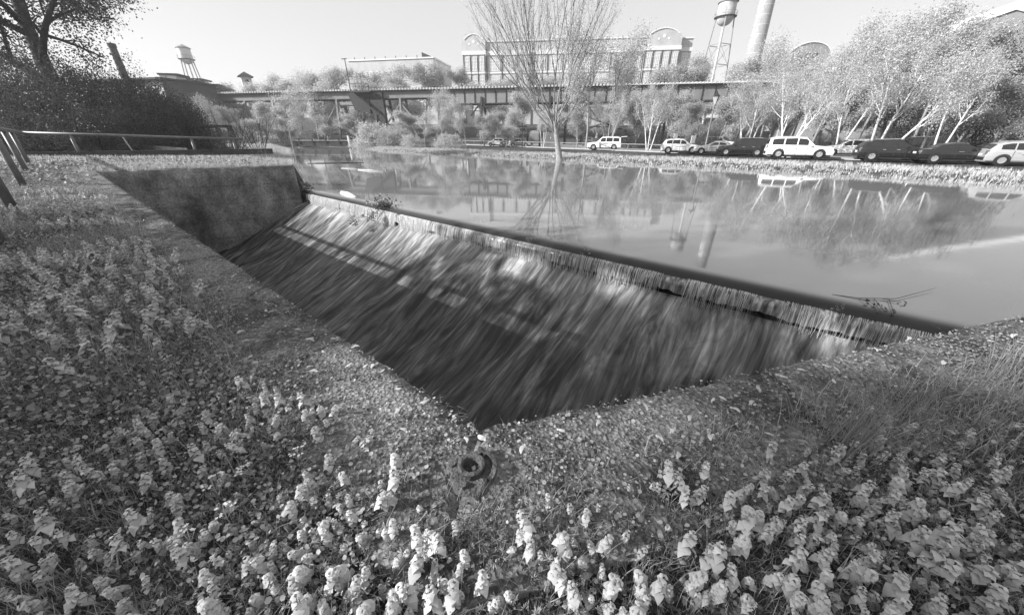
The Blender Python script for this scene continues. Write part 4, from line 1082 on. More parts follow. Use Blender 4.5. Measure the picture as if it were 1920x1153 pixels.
# chimneys
a, tpz = at_y(232, 140, 70), at_y(222, 82, 70)[2]
t = empty('brick_chimney', (a[0], a[1], 0), 0, 'short brick chimney coloured dark as in tree shade, beside the leaning tree', 'chimney')
MB().lathe([(.75, 0), (.47, tpz - .5), (.55, tpz - .5), (.55, tpz), (.4, tpz), (.38, tpz - 1)], 16).build('shaft', M['roof_dark'], t, smooth=False)  # dark colour stands in for tree shade on the shaft
a = at_y(1404, 140, 110)
ch = empty('brick_chimney', (a[0], a[1], 0), 0, 'tall round brick chimney with pale bands and white letters', 'chimney')
def ch_r(z): return 2.32 - 0.021 * z
mb = MB(); mb.lathe([(ch_r(z), z) for z in (0, 10, 20, 30, 37.4)] + [(1.95, 37.4), (1.95, 38.2), (1.2, 38.2), (1.15, 36)], 40); mb.build('shaft', M['chimney'], ch, smooth=True)
z = 12.0
while z < 37: mb = MB(); mb.lathe([(ch_r(z), z - .07), (ch_r(z) + .035, z - .07), (ch_r(z) + .035, z + .07), (ch_r(z), z + .07)], 40); mb.build('band', M['brick_light'], ch); z += 1.95
def letter(strokes, zb, hgt, wid, ac):
    mb = MB()
    for (xa, ya, xb, yb) in strokes:
        n = 5
        pts = [((xa + (xb - xa) * k / n), (ya + (yb - ya) * k / n)) for k in range(n + 1)]
        for k in range(n):
            (u0, v0), (u1, v1) = pts[k], pts[k + 1]
            d = unit(np.array([u1 - u0, (v1 - v0)])); pn = np.array([-d[1], d[0]]) * .16
            vs = []
            for rr in (.02, .06):
                for (uu_, vv_) in ((u0, v0), (u1, v1)):
                    for sgn in (-1, 1):
                        xx, yy = uu_ * wid + pn[0] * sgn, vv_ * hgt + pn[1] * sgn
                        zz_ = zb + yy; an = ac + (xx - wid / 2) / ch_r(zz_); rad = ch_r(zz_) + rr
                        vs.append((rad * math.sin(an), -rad * math.cos(an), zz_))
            mb.add(vs, [(0, 1, 3, 2), (4, 6, 7, 5), (0, 2, 6, 4), (1, 5, 7, 3), (0, 4, 5, 1), (2, 3, 7, 6)])
    return mb
ac = math.radians(-62)
letter([(0, 0, 0, 1), (0, 1, 1, 1), (0, .5, .85, .5), (0, 0, 1, 0)], 28.6, 1.5, 1.3, ac).build('letter', M['white_paint'], ch, label='white letter E')
letter([(0, 0, 0, 1), (0, .45, 1, 1), (.25, .6, 1, 0)], 30.9, 1.5, 1.3, ac).build('letter', M['white_paint'], ch, label='white letter K')

# water towers
def water_tower(px, Y, ytop, yring, ybowl, rad, legspread, label, mat, zbase, roof=True, narrow=1.0):
    top, ring, bowl = at_y(px, ytop, Y), at_y(px, yring, Y)[2], at_y(px, ybowl, Y)[2]
    zt = top[2]
    t = empty('water_tower', (top[0], top[1], 0), 0.4, label, 'water tower')
    MB().lathe([(rad, ring), (rad * 1.02, (ring + zt) / 2), (rad, zt)], 28).build('tank', mat, t, smooth=True)
    MB().lathe([(rad * .99, ring)] + [(rad * .99 * math.cos(k * math.pi / 16), ring - (ring - bowl) * math.sin(k * math.pi / 16)) for k in range(1, 9)], 28).build('bowl', mat, t, smooth=True)
    MB().lathe([(rad * 1.16, zt - .05), (rad * 1.16, zt + .1), (0.05, zt + rad * .62), (0, zt + rad * .62)], 28).build('roof', M['steel_mid'] if roof else M['steel_dark'], t)
    MB().lathe([(rad, ring - .12), (rad * 1.28, ring - .12), (rad * 1.28, ring + .06), (rad, ring + .06)], 28).build('walkway', M['steel_dark'], t)
    mb = MB(); mb.lathe([(rad * 1.27, ring + .95), (rad * 1.3, ring + .95), (rad * 1.3, ring + 1.0), (rad * 1.27, ring + 1.0)], 28)
    for k in range(14):
        an = 6.283 * k / 14; mb.bar((rad * 1.28 * math.cos(an), rad * 1.28 * math.sin(an), ring), (rad * 1.28 * math.cos(an), rad * 1.28 * math.sin(an), ring + 1), .05)
    mb.build('walkway_rail', M['steel_mid'], t)
    MB().tube([(0, 0, zbase), (0, 0, bowl + .2)], [.32, .28], 10).build('riser_pipe', M['tank_pale'], t)
    for k in range(4):
        an = math.pi / 4 + k * math.pi / 2
        p_ = lambda z: np.array([math.cos(an), math.sin(an), 0]) * (rad * 1.02 + (ring - z) * legspread) + [0, 0, z]
        MB().tube([p_(zbase), p_(ring - .1)], .17, 6).build('leg', M['steel_mid'], t)
        an2 = an + math.pi / 2
        q_ = lambda z: np.array([math.cos(an2), math.sin(an2), 0]) * (rad * 1.02 + (ring - z) * legspread) + [0, 0, z]
        for zz_ in (bowl - 4.2, bowl - 9):
            MB().tube([p_(zz_), q_(zz_)], .09, 5).build('strut', M['steel_mid'], t)
        MB().tube([p_(bowl - 4.2), q_(bowl - 9)], .045, 4).build('tie_rod', M['steel_mid'], t)
        MB().tube([q_(bowl - 4.2), p_(bowl - 9)], .045, 4).build('tie_rod', M['steel_mid'], t)
water_tower(1366, 120, 5, 33, 50, 2.15, .09, 'big riveted water tower beside the tall brick chimney', M['tank'], 4)
water_tower(343, 140, 91, 112, 121, 1.75, .1, 'small pale water tower with a cone roof at far left', M['tank_pale'], 2)

# buildings on the right
a, b = at_y(1484, 97, 104), at_y(1550, 97, 104)
t = empty('brick_house', (a[0], a[1], 0), math.radians(-8), 'brick block with an arched white-edged gable right of the chimney', 'building'); w = float(np.linalg.norm((b - a)[:2])); zt = a[2]
MB().box((w / 2, 6, (zt + 2) / 2), (w, 12, zt - 2)).build('wall', M['brick_mid'], t)
pts = [(0, 0, zt)] + [(w * k / 10, 0, zt + 1.6 * math.sin(math.pi * k / 10) ** .7 + .05) for k in range(1, 10)] + [(w, 0, zt)]
MB().prism(pts, (0, 0, 0), (0, 12, 0)).build('gable', M['brick_mid'], t)
mb = MB()
for k in range(10): mb.bar((pts[k][0], -.05, pts[k][2] + .15), (pts[k + 1][0], -.05, pts[k + 1][2] + .1), .3, .18)
mb.build('gable_coping', M['stone_trim'], t)
MB().box((w / 2, -.15, zt - 4), (w + .3, .28, .4)).build('string_course', M['stone_trim'], t)
MB().box((w * .55, -.04, zt - 1.2), (3, .07, 1.6)).build('window', M['car_glass'], t)
for k in range(3): MB().box((w * (.2 + .3 * k), -.04, zt - 6.5), (1.6, .07, 2)).build('window', M['window_glass'], t)
a, b = at_y(1735, 140, 66), at_y(1905, 16, 62)
t = empty('gabled_building', (b[0], b[1], 0), math.radians(-24), 'pale building with a long white sloping roof edge at far right', 'building'); run = 21.0
MB().prism([(-run, 0, a[2]), (0, 0, b[2]), (run, 0, a[2]), (run, 0, 0), (-run, 0, 0)], (0, 0, 0), (0, 22, 0)).build('wall', M['brick_mid'], t)
for s in (-1, 1):
    MB().prism([(s * (run + 1), .3, a[2] - .3), (0, .3, b[2] + .35), (0, .3, b[2] + .75), (s * (run + 1), .3, a[2] + .15)], (0, 0, 0), (0, 22.5, 0)).build('roof', M['roof_pale'], t)
    MB().prism([(s * (run + 1.2), -.25, a[2] - .7), (0, -.25, b[2] - .2), (0, -.25, b[2] + .85), (s * (run + 1.2), -.25, a[2] + .2)], (0, 0, 0), (0, .5, 0)).build('bargeboard', M['white_paint'], t)
for k in range(3): MB().box((-9 + 6 * k, -.04, 8), (2, .07, 2.4)).build('window', M['window_glass'], t)

# ================================================================== OUTLET BEAM, FENCES, RAILINGS, LAMPS, SIGNS
a, b = at_z(560, 272.5, -.55), at_z(652, 272.5, -.55)
a, b = np.array([-37.5, 67.0, 0]), np.array([-28.2, 66.6, 0])
ob = empty('outlet_footbridge', (a[0], a[1], 0), math.atan2((b - a)[1], (b - a)[0]), 'low dark footbridge over the far end of the pond', 'footbridge'); L_ = float(np.linalg.norm((b - a)[:2]))
MB().box((L_ / 2, 0, -.28), (L_, 1.6, .85)).build('beam', M['timber_dark'], ob)
MB().box((L_ / 2, 0, .2), (L_ + .4, 1.8, .1)).build('deck', M['timber_grey'], ob)
for k in range(4): MB().box((L_ * (k + .5) / 4, -.86, .1), (.2, .12, .8)).build('bracket', M['steel_dark'], ob)
MB().box((L_ + .5, -.9, .1), (.22, .22, 1.7)).build('end_post', M['white_paint'], ob)
MB().box((L_ + 1.4, .7, .1), (.22, .22, 1.7)).build('end_post', M['white_paint'], ob)

# near handrail in two runs meeting at the left
RE = np.array([-16.55, 23.4]); r2a = at_z(28, 397, 0)[:2]
corner = meet(RE, D2, r2a, D1)
def rail_run(p, q, posts, label, hp, hq, rad=.07):
    d = unit(q - p); t = empty('handrail', (p[0], p[1], 0), 0, label, 'railing')
    L = float(np.linalg.norm(q - p))
    def loc(s, z): return (d[0] * s, d[1] * s, z)
    MB().tube([loc(-.25, hp), loc(L * .33, hp + (hq - hp) * .33 - .01), loc(L * .66, hp + (hq - hp) * .66), loc(L + .1, hq)], rad, 10).build('top_rail', M['rail_steel'], t, smooth=True)
    for s in posts:
        h_ = hp + (hq - hp) * s / L; zb = gz(*(p + d * s)) - .1
        o = MB().tube([loc(s, zb), loc(s, h_)], rad * .95, 10).build('post', M['rail_steel'], t, smooth=True)
        MB().lathe([(rad * 1.9, 0), (rad * 1.9, .03), (rad * 1.1, .05), (rad, .05)], 12, loc(s, zb + .1)).build('base_collar', M['rust'], o)
    return t
Lr = float(np.linalg.norm(corner - RE))
rail_run(RE, corner, [.25, 2.2, 7.0, 9.4, 11.8, 14.0] if Lr > 14 else [.25, 2.2, 7.0, 9.2], 'long pipe handrail running along the bank behind the far wall', .80, 1.12)
L2 = float(np.linalg.norm(corner - r2a)) 
near_end = r2a - D1 * 4.2
rail_run(near_end, corner, [1.4, 4.2, 8.5, 12.4, 16.2], 'pipe handrail coming towards the camera along the left wall', 1.16, 1.12, .06)
# square timber kerb under the long handrail
cu = empty('timber_kerb', (RE[0], RE[1], 0), math.atan2(-D2[1], -D2[0]), 'dark squared timber laid along the foot of the long handrail', 'timber')
for k in range(5): MB().box((1.4 + 3.1 * k - 1.5, .12, .1), (3.05, .26, .3)).build('timber', M['timber_dark'], cu)
# timber fence in the shade and planks beside it
a, b = at_y(356, 280, 31), at_y(432, 280, 30)
tf = empty('timber_fence', (a[0], a[1], -.45), math.atan2((b - a)[1], (b - a)[0]), 'dark timber fence in shade beyond the long handrail', 'fence'); L_ = float(np.linalg.norm((b - a)[:2])) + .6
for k in range(5): MB().box((L_ * k / 4, 0, .95), (.24, .24, 2.4)).build('post', M['timber_dark'], tf)
for z_ in (.55, 1.25, 2.05): MB().box((L_ / 2, -.15, z_), (L_ + .5, .06, .2)).build('rail', M['timber_dark'], tf)
a, b = at_y(196, 271, 27), at_y(352, 283, 25)
pk = empty('plank_edging', (a[0], a[1], 0), 0, 'long grey plank edging on the bank behind the handrail', 'planks')
for k in range(4):
    p_, q_ = a + (b - a) * (k / 4), a + (b - a) * ((k + .97) / 4); MB().bar(p_ - [a[0], a[1], 0], q_ - [a[0], a[1], 0], .1, .3).build('plank', M['timber_grey'], pk)
a = at_y(233, 262, 23)
MBs = empty('marker_stake', (a[0], a[1], 0), 0, 'thin pale stake leaning behind the handrail', 'stake')
MB().tube([(0.3, 0, -.2), (-.05, 0, 1.0)], .035, 6).build('shaft', M['timber_grey'], MBs)
MB().box((-.05, 0, 1.0), (.09, .09, .1)).build('cap', M['white_paint'], MBs)

# railing along the parking lot
lr = empty('lot_railing', (row_a[0], row_a[1], ZLOT), 0, 'low railing with two rails along the parking lot edge', 'railing')
s = -22.0; LRL = float(np.linalg.norm(row_b - row_a)) + 22
while s < LRL:
    MB().bar((RD[0] * s, RD[1] * s, -.15), (RD[0] * s, RD[1] * s, .78), .07).build('post', M['steel_mid'], lr); s += 4.1
MB().tube([(RD[0] * -22, RD[1] * -22, .76), (RD[0] * LRL, RD[1] * LRL, .76)], .042, 6).build('top_rail', M['steel_mid'], lr)
MB().tube([(RD[0] * -22, RD[1] * -22, .12), (RD[0] * LRL, RD[1] * LRL, .12)], .05, 6).build('lower_rail', M['timber_grey'], lr)

def lamp(px, ybase_Y, ytop, label):
    a = at_y(px, ytop, ybase_Y); z0 = ZLOT + .08
    t = empty('street_lamp', (a[0], a[1], z0), 0, label, 'street lamp'); h_ = a[2] - z0
    MB().lathe([(.16, 0), (.16, .5), (.08, .7), (.06, h_ - 1.1), (.1, h_ - 1.05), (.1, h_ - .95), (.05, h_ - .9)], 12).build('pole', M['steel_mid'], t, smooth=True)
    l_ = MB().lathe([(.13, h_ - .92), (.27, h_ - .35), (.27, h_ - .33)], 8).build('lantern', M['lantern_glass'], t)
    MB().lathe([(.31, h_ - .33), (.31, h_ - .29), (.1, h_ - .06), (.04, h_ - .02), (.05, h_ + .1), (0, h_ + .14)], 8).build('cap', M['steel_dark'], l_)
    mb = MB()
    for k in range(4):
        an = k * math.pi / 2 + .4; mb.bar((.13 * math.cos(an), .13 * math.sin(an), h_ - .92), (.27 * math.cos(an), .27 * math.sin(an), h_ - .34), .025)
    mb.build('lantern_frame', M['steel_dark'], l_)
lamp(1345, 37.5, 174, 'street lamp with a lantern head behind the parked cars')
lamp(1818, 30, 86, 'tall street lamp among the leaves at far right')
for px, py, Y, lab in ((1267, 252, 43, 'small white sign on a post behind the white crossover'), (1300, 256, 42, 'small white sign nearer the street lamp'), (902, 246, 60, 'small pale sign by the white hatchback')):
    a = at_y(px, py, Y); t = empty('sign_post', (a[0], a[1], ZLOT), .3, lab, 'sign'); h_ = a[2] - ZLOT
    MB().box((0, 0, h_ / 2), (.07, .07, h_)).build('post', M['steel_mid'], t)
    MB().box((0, -.06, h_ - .3), (.5, .04, .75)).build('panel', M['white_paint'], t)
# notice board, utility cabinet, finger post and bin near the bare tree
a = at_z(1000, 276, ZLOT); t = empty('notice_board', (a[0], a[1], ZLOT), -.1, 'notice board between two dark posts left of the bare tree', 'notice board')
for x_ in (-.95, .95): MB().box((x_, 0, 1.15), (.28, .28, 2.3)).build('post', M['timber_dark'], t)
MB().box((0, 0, 1.35), (1.55, .1, 1.3)).build('panel', M['timber_grey'], t)
MB().box((0, -.06, 1.4), (1.3, .02, 1.05)).build('poster', M['steel_mid'], t)
pts = [(-.85 + 1.7 * k / 8, 0, 2.05 + .28 * math.sin(math.pi * k / 8)) for k in range(9)]
MB().prism([(-.85, 0, 1.98)] + pts + [(.85, 0, 1.98)], (0, -.09, 0), (0, .09, 0)).build('arched_head', M['timber_grey'], t)
a = at_z(1028, 277, ZLOT); t = empty('utility_cabinet', (a[0], a[1], ZLOT), .05, 'grey utility cabinet with a dark sloping top by the bare tree', 'cabinet')
MB().box((0, 0, 1.05), (1.5, 1.0, 2.1)).build('body', M['steel_mid'], t)
MB().prism([(-.8, -.55, 2.102), (.8, -.55, 2.102), (-.8, -.55, 3.0)], (0, 0, 0), (0, 1.1, 0)).build('sloping_top', M['steel_dark'], t)
MB().box((.2, -.53, 1.3), (.14, .05, .2)).build('handle', M['white_paint'], t)
for x_ in (-.4, .4): MB().box((x_, -.515, 1.05), (.72, .025, 1.9)).build('door', M['steel_mid'], t)
a = at_z(979, 277, ZLOT); t = empty('finger_post', (a[0], a[1], ZLOT), 0, 'dark finger post with crossing boards left of the notice board', 'sign')
MB().box((0, 0, 1.6), (.16, .16, 3.2)).build('post', M['timber_dark'], t)
MB().box((0, 0, 2.8), (1.4, .1, .25)).build('board', M['timber_dark'], t)
MB().box((0, .12, 2.4), (.8, .08, .25)).build('board', M['timber_dark'], t)
a = at_z(1112, 262, ZLOT + .5)
sh = empty('open_shelter', (14.5, 62, ZLOT), -.2, 'dark timber-framed shelter under the trestle right of the bare tree', 'shelter')
for x_ in (-3, 0, 3): MB().box((x_, 0, 1.4), (.22, .22, 2.8)).build('post', M['timber_dark'], sh)
MB().bar((-3.6, 0, 2.2), (3.8, 0, 4.6), .25).build('rafter', M['timber_dark'], sh)
MB().bar((3.6, .3, 2.2), (-3.8, .3, 4.6), .25).build('rafter', M['timber_dark'], sh)
MB().box((0, 0, 2.85), (7, .2, .2)).build('beam', M['timber_dark'], sh)

# pale air between here and the far buildings
hz = MB().box((10, 60, 19.5), (480, 330, 46))
m = NT('haze_air'); v = m.n('ShaderNodeVolumePrincipled'); v.inputs['Density'].default_value = 0.0008; v.inputs['Anisotropy'].default_value = 0.3
v.inputs['Color'].default_value = g3(0.95); m.l(v.outputs[0], m.out.inputs['Volume'])
tag(hz.build('haze', m.m), 'thin pale haze over the pond and the far buildings', kind='stuff')

# ================================================================== CARS
# profile stations: x from the tail, belt height, roof height
SHAPES = {
    'suv': dict(L=5.3, W=1.98, st=[(0, .78, .80), (.06, 1.05, 1.12), (.16, 1.12, 1.72), (.6, 1.12, 1.84), (2.2, 1.10, 1.88), (3.0, 1.09, 1.82), (3.78, 1.06, 1.10), (4.6, 1.0, 1.04), (5.15, .92, .95), (5.3, .62, .64)],
                win=[(.35, 1.25), (1.36, 2.3), (2.4, 3.2)], wheels=(1.05, 4.25), wr=.38, rear=(.06, .16), ws=(3.0, 3.78)),
    'crossover': dict(L=4.7, W=1.88, st=[(0, .75, .77), (.08, 1.0, 1.06), (.42, 1.06, 1.50), (1.0, 1.05, 1.66), (2.0, 1.03, 1.70), (2.6, 1.02, 1.64), (3.45, 1.0, 1.04), (4.1, .93, .97), (4.55, .82, .85), (4.7, .58, .60)],
                win=[(.62, 1.28), (1.36, 2.2), (2.3, 2.95)], wheels=(.92, 3.75), wr=.36, rear=(.08, .42), ws=(2.6, 3.45)),
    'saloon': dict(L=4.75, W=1.84, st=[(0, .72, .74), (.1, .95, .98), (.75, 1.0, 1.03), (1.35, .98, 1.36), (1.9, .97, 1.45), (2.5, .96, 1.43), (3.4, .95, .98), (4.2, .86, .89), (4.6, .74, .77), (4.75, .52, .54)],
                win=[(1.25, 2.0), (2.1, 2.9)], wheels=(.98, 3.8), wr=.33, rear=(.75, 1.35), ws=(2.5, 3.4)),
    'hatch': dict(L=4.1, W=1.75, st=[(0, .72, .74), (.08, .98, 1.02), (.4, 1.0, 1.38), (1.0, .99, 1.50), (1.8, .97, 1.52), (2.3, .96, 1.46), (3.1, .94, .98), (3.65, .84, .87), (3.98, .72, .75), (4.1, .52, .54)],
                win=[(.6, 1.35), (1.45, 2.55)], wheels=(.8, 3.3), wr=.32, rear=(.08, .4), ws=(2.3, 3.1)),
}
def interp(st, x):
    xs = [s[0] for s in st]; return float(np.interp(x, xs, [s[1] for s in st])), float(np.interp(x, xs, [s[2] for s in st]))
CAR_MESH = {}
def car_meshes(kind):
    if kind in CAR_MESH: return CAR_MESH[kind]
    c = SHAPES[kind]; hw0 = c['W'] / 2; st = c['st']
    xs = sorted(set([s[0] for s in st] + list(np.linspace(.3, c['L'] - .3, 16))))
    def taper(x): return 1 - .10 * max(0, (x - c['L'] * .78) / (c['L'] * .22)) ** 2 - .07 * max(0, (.5 - x) / .5) ** 2
    def sect(x):
        zb, zt = interp(st, x); hw = hw0 * taper(x); k = min(1, max(0, (zt - zb) / .5)); hr = hw * (.97 - .19 * k)
        return [(hw * .9, .24), (hw * .985, .36), (hw, .62), (hw * .995, zb * .86), (hw * .965, zb), (hr, zt - .05 * k - .005), (hr * .82, zt), (hr * .4, zt + .02), (0, zt + .025)]
    mb = MB(); rings = []
    for x in xs:
        s = sect(x); ring = [(x, -y, z) for y, z in s] + [(x, y, z) for y, z in s[-2::-1]]; rings.append(ring)
    n = len(rings[0]); V = [p for r_ in rings for p in r_]
    F_ = [(i * n + j, i * n + j + 1, (i + 1) * n + j + 1, (i + 1) * n + j) for i in range(len(xs) - 1) for j in range(n - 1)]
    F_ += [tuple(range(n)), tuple((len(xs) - 1) * n + j for j in range(n))[::-1], ] + [(i * n, (i + 1) * n, (i + 1) * n + n - 1, i * n + n - 1) for i in range(len(xs) - 1)]
    mb.add(V, F_)
    def side_y(x, z):
        zb, zt = interp(st, x); s = sect(x); yb, yr, zr = s[4][0], s[5][0], s[5][1]
        t = (z - zb) / max(zr - zb, .01); return yb + (yr - yb) * t
    wins = []
    for (x0, x1) in c['win']:
        for sgn in (-1, 1):
            w = MB(); g = []
            zlo = lambda x: interp(st, x)[0] + .05
            zhi = lambda x: max(interp(st, x)[1] - .15, zlo(x) + .02)
            for k in range(7):
                x = x0 + (x1 - x0) * k / 6
                for z in (zlo(x), zhi(x)): g.append((x, sgn * (side_y(x, z) + .012), z))
            w.add(g, [(2 * k, 2 * k + 2, 2 * k + 3, 2 * k + 1) for k in range(6)]); wins.append(w)
    def screen(x0, x1, front):
        w = MB(); g = []
        for k in range(4):
            t = .1 + .8 * k / 3; x = x0 + (x1 - x0) * t; zb, zt = interp(st, x); hw = hw0 * taper(x); kk = min(1, max(0, (zt - zb) / .5)); hr = hw * (.97 - .19 * kk) * .86
            dx = .012 if front else -.012
            for q in (-1, -.5, 0, .5, 1): g.append((x + dx, q * hr, zt + .02 - .02 * abs(q) + .014))
        w.add(g, [(k * 5 + j, k * 5 + j + 1, (k + 1) * 5 + j + 1, (k + 1) * 5 + j) for k in range(3) for j in range(4)]); return w
    wr = c['wr']
    tyre = MB(); tyre.lathe([(wr * .62, -.11), (wr * .94, -.12), (wr, -.08), (wr, .08), (wr * .94, .12), (wr * .62, .11)], 20)
    rim = MB(); rim.lathe([(.001, .09), (wr * .18, .095), (wr * .2, .07), (wr * .64, .1), (wr * .64, .05), (.001, .05)], 20)
    for k in range(5):
        an = k * 2 * math.pi / 5; rim.bar((wr * .1 * math.cos(an), wr * .1 * math.sin(an), .1), (wr * .62 * math.cos(an), wr * .62 * math.sin(an), .105), .07, .03)
    arch = MB(); arch.lathe([(wr * 1.0, 0), (wr * 1.2, 0.0)], 22)
    CAR_MESH[kind] = (mb, wins, screen(*c['rear'], False), screen(*c['ws'], True), tyre, rim, arch); return CAR_MESH[kind]
def to_me(mb, name, mat, smooth=False):
    me = bpy.data.meshes.new(name); me.from_pydata(mb.v, [], mb.f)
    if smooth: me.polygons.foreach_set('use_smooth', np.ones(len(mb.f), dtype=bool))
    me.update(); me.materials.append(mat); return me
CAR_CACHE = {}
def car(kind, paint, px, py, az_deg, label, cat='car', sc=1.0, open_hatch=False):
    sc = sc * .76
    c = SHAPES[kind]; body, wins, rear, ws, tyre, rim, arch = car_meshes(kind)
    key = (kind, paint)
    if key not in CAR_CACHE:
        CAR_CACHE[key] = dict(body=to_me(body, 'body', M[paint], False), wins=[to_me(w, 'side_window', M['car_glass']) for w in wins], rear=to_me(rear, 'rear_window', M['car_glass']), ws=to_me(ws, 'windshield', M['car_glass']),
            tyre=to_me(tyre, 'tyre', M['tyre'], True), rim=to_me(rim, 'rim', M['rim']), arch=to_me(arch, 'wheel_arch', M['trim_black']))
    K = CAR_CACHE[key]
    # lower contact line nearest the camera sits at the pixel
    g = at_z(px, py, ZLOT + .085); az = math.radians(az_deg); rzv = math.pi / 2 - az
    hd = np.array([math.sin(az), math.cos(az)]); lf = np.array([-hd[1], hd[0]])
    vdir = unit(g[:2]); side = lf if lf @ vdir > 0 else -lf
    ctr = g[:2] + side * c['W'] / 2 * sc * .9 - hd * c['L'] / 2 * sc
    t = empty('parked_car', (ctr[0], ctr[1], ZLOT + .085), rzv, label, cat); t.scale = (sc,) * 3
    link('body', K['body'], t)
    for m_ in K['wins']: link('side_window', m_, t)
    if not open_hatch: link('rear_window', K['rear'], t)
    link('windshield', K['ws'], t)
    hw = c['W'] / 2
    for x in c['wheels']:
        for sgn in (-1, 1):
            w = empty('wheel', (x, sgn * (hw - .09), c['wr']), 0); w.parent = t; w.rotation_euler = (-sgn * math.pi / 2, 0, 0)
            link('tyre', K['tyre'], w); link('rim', K['rim'], w)
            o = link('wheel_arch', K['arch'], t); o.location = (x, sgn * (hw * 1.003), c['wr']); o.rotation_euler = (-sgn * math.pi / 2, 0, 0)
    zb = interp(c['st'], .1)[0]
    for sgn in (-1, 1):
        MB().box((.06, sgn * (hw * .78), zb - .12), (.12, hw * .3, .3 if kind != 'saloon' else .18)).build('taillight', M['lamp_red'], t)
        zf = interp(c['st'], c['L'] - .2)[0]
        MB().box((c['L'] - .22, sgn * hw * .72, zf - .1), (.26, hw * .34, .14)).build('headlight', M['lamp_clear'], t)
        zm, _ = interp(c['st'], c['ws'][0] + .5)
        MB().box((c['ws'][0] + .42, sgn * (hw + .09), zm + .05), (.12, .2, .14)).build('side_mirror', M[paint], t)
    MB().box((-.012, 0, .72), (.02, .5, .14)).build('license_plate', M['white_paint'], t)
    MB().box((c['L'] * .5, 0, .24), (c['L'] * .93, c['W'] * .93, .12)).build('underbody', M['trim_black'], t)
    seam0 = M['trim_black'] if paint != 'car_black' else M['steel_dark']
    for q in (-1, 1): MB().box((c['L'] * .5, q * (hw * 1.002), zb * .74), (1.2, .012, .035)).build('door_trim', seam0, t)
    seam = M['trim_black'] if paint != 'car_black' else M['steel_dark']
    for q in (-1, 1):
        mb = MB()
        for xs_ in [c['win'][0][1] + .05, c['win'][1][1] + .05] + ([c['win'][2][1] + .02] if len(c['win']) > 2 else []):
            mb.box((xs_, q * hw * 1.001, .68), (.022, .012, zb * .68))
        mb.build('door_seam', seam, t)
        mb = MB()
        for xs_ in (c['win'][1][0] + .2, c['win'][-1][0] + .15): mb.box((xs_, q * (hw * .995 + .01), zb * .88), (.2, .03, .035))
        mb.build('door_handle', M['rim'], t)
    MB().box((c['L'] + .005, 0, .55), (.03, hw * 1.0, .16)).build('grille', M['trim_black'], t)
    MB().box((.01, 0, .46), (.1, hw * 1.75, .2)).build('rear_bumper', M['trim_black'] if kind != 'saloon' else M[paint], t)
    if kind in ('suv', 'crossover'):
        for q in (-1, 1): MB().bar((.8, q * hw * .7, interp(c['st'], .8)[1] + .05), (c['L'] * .55, q * hw * .7, interp(c['st'], c['L'] * .55)[1] + .05), .05).build('roof_rail', M['steel_mid'], t)
    if open_hatch:
        MB().prism([(.12, -hw * .75, 1.80), (-.75, -hw * .75, 1.86), (-.75, hw * .75, 1.86), (.12, hw * .75, 1.80)], (0, 0, 0), (0, 0, .07)).build('open_tailgate', M[paint], t)
        MB().prism([(-.70, -hw * .75, 1.82), (-.66, -hw * .75, 1.30), (-.66, hw * .75, 1.30), (-.70, hw * .75, 1.82)], (0, 0, 0), (-.05, 0, 0)).build('tailgate_window', M['car_glass'], t)
        MB().box((.03, 0, 1.38), (.06, hw * 1.4, .6)).build('load_opening', M['trim_black'], t)
    return t
car('hatch', 'car_white', 930, 274, 292, 'small white hatchback far off by the bank, farthest left of the cars')
car('saloon', 'car_silver', 974, 275, 112, 'pale saloon tucked behind the small white hatchback')
car('suv', 'car_white', 1131, 281, 290, 'white suv facing left with its tailgate raised', open_hatch=True)
car('crossover', 'car_white', 1274, 287.5, 110, 'white crossover left of the street lamp')
car('saloon', 'car_silver', 1338, 289.5, 296, 'silver saloon facing left between white crossover and dark people carrier')
car('suv', 'car_black', 1388, 292, 296, 'dark people carrier left of the long white suv', sc=.95)
car('suv', 'car_white', 1494, 297, 117, 'long white suv with dark windows between two birches', sc=1.04)
car('crossover', 'car_white', 1588, 293, 298, 'white crossover partly hidden behind the long white suv', sc=1.0)
car('crossover', 'car_black', 1672, 302.5, 118, 'glossy black crossover showing its tail beside the big birch', sc=1.05)
car('saloon', 'car_black', 1794, 307, 118, 'black saloon right of the big birch', sc=1.05)
car('crossover', 'car_silver', 1926, 312, 122, 'silver hatch cut by the right frame edge')
car('saloon', 'car_black', 1850, 299, 302, 'dark saloon half hidden behind the black saloon', sc=.95)
car('crossover', 'car_black', 1600, 290, 298, 'low dark car behind the birch stems')
for px, py, kd, pt, az, lab in ((1095, 271, 'crossover', 'car_silver', 290, 'grey car in the back row behind the white pickup bonnet'), (1345, 277, 'suv', 'car_white', 110, 'white van-like car in the back row near the lamp foot'), (1190, 275, 'saloon', 'car_black', 112, 'dark car in the back row under the shady trees'), (1745, 288, 'suv', 'car_black', 110, 'tall dark vehicle in the back row behind the birch'), (1660, 286, 'crossover', 'car_silver', 110, 'grey car in the back row above the black crossover roof'), (620, 266.0, 'saloon', 'car_white', 100, 'white car far away beyond the footbridge'), (655, 266.0, 'hatch', 'car_white', 280, 'second white car far away beyond the footbridge, nearer the white post')):
    car(kd, pt, px, py, az, lab)

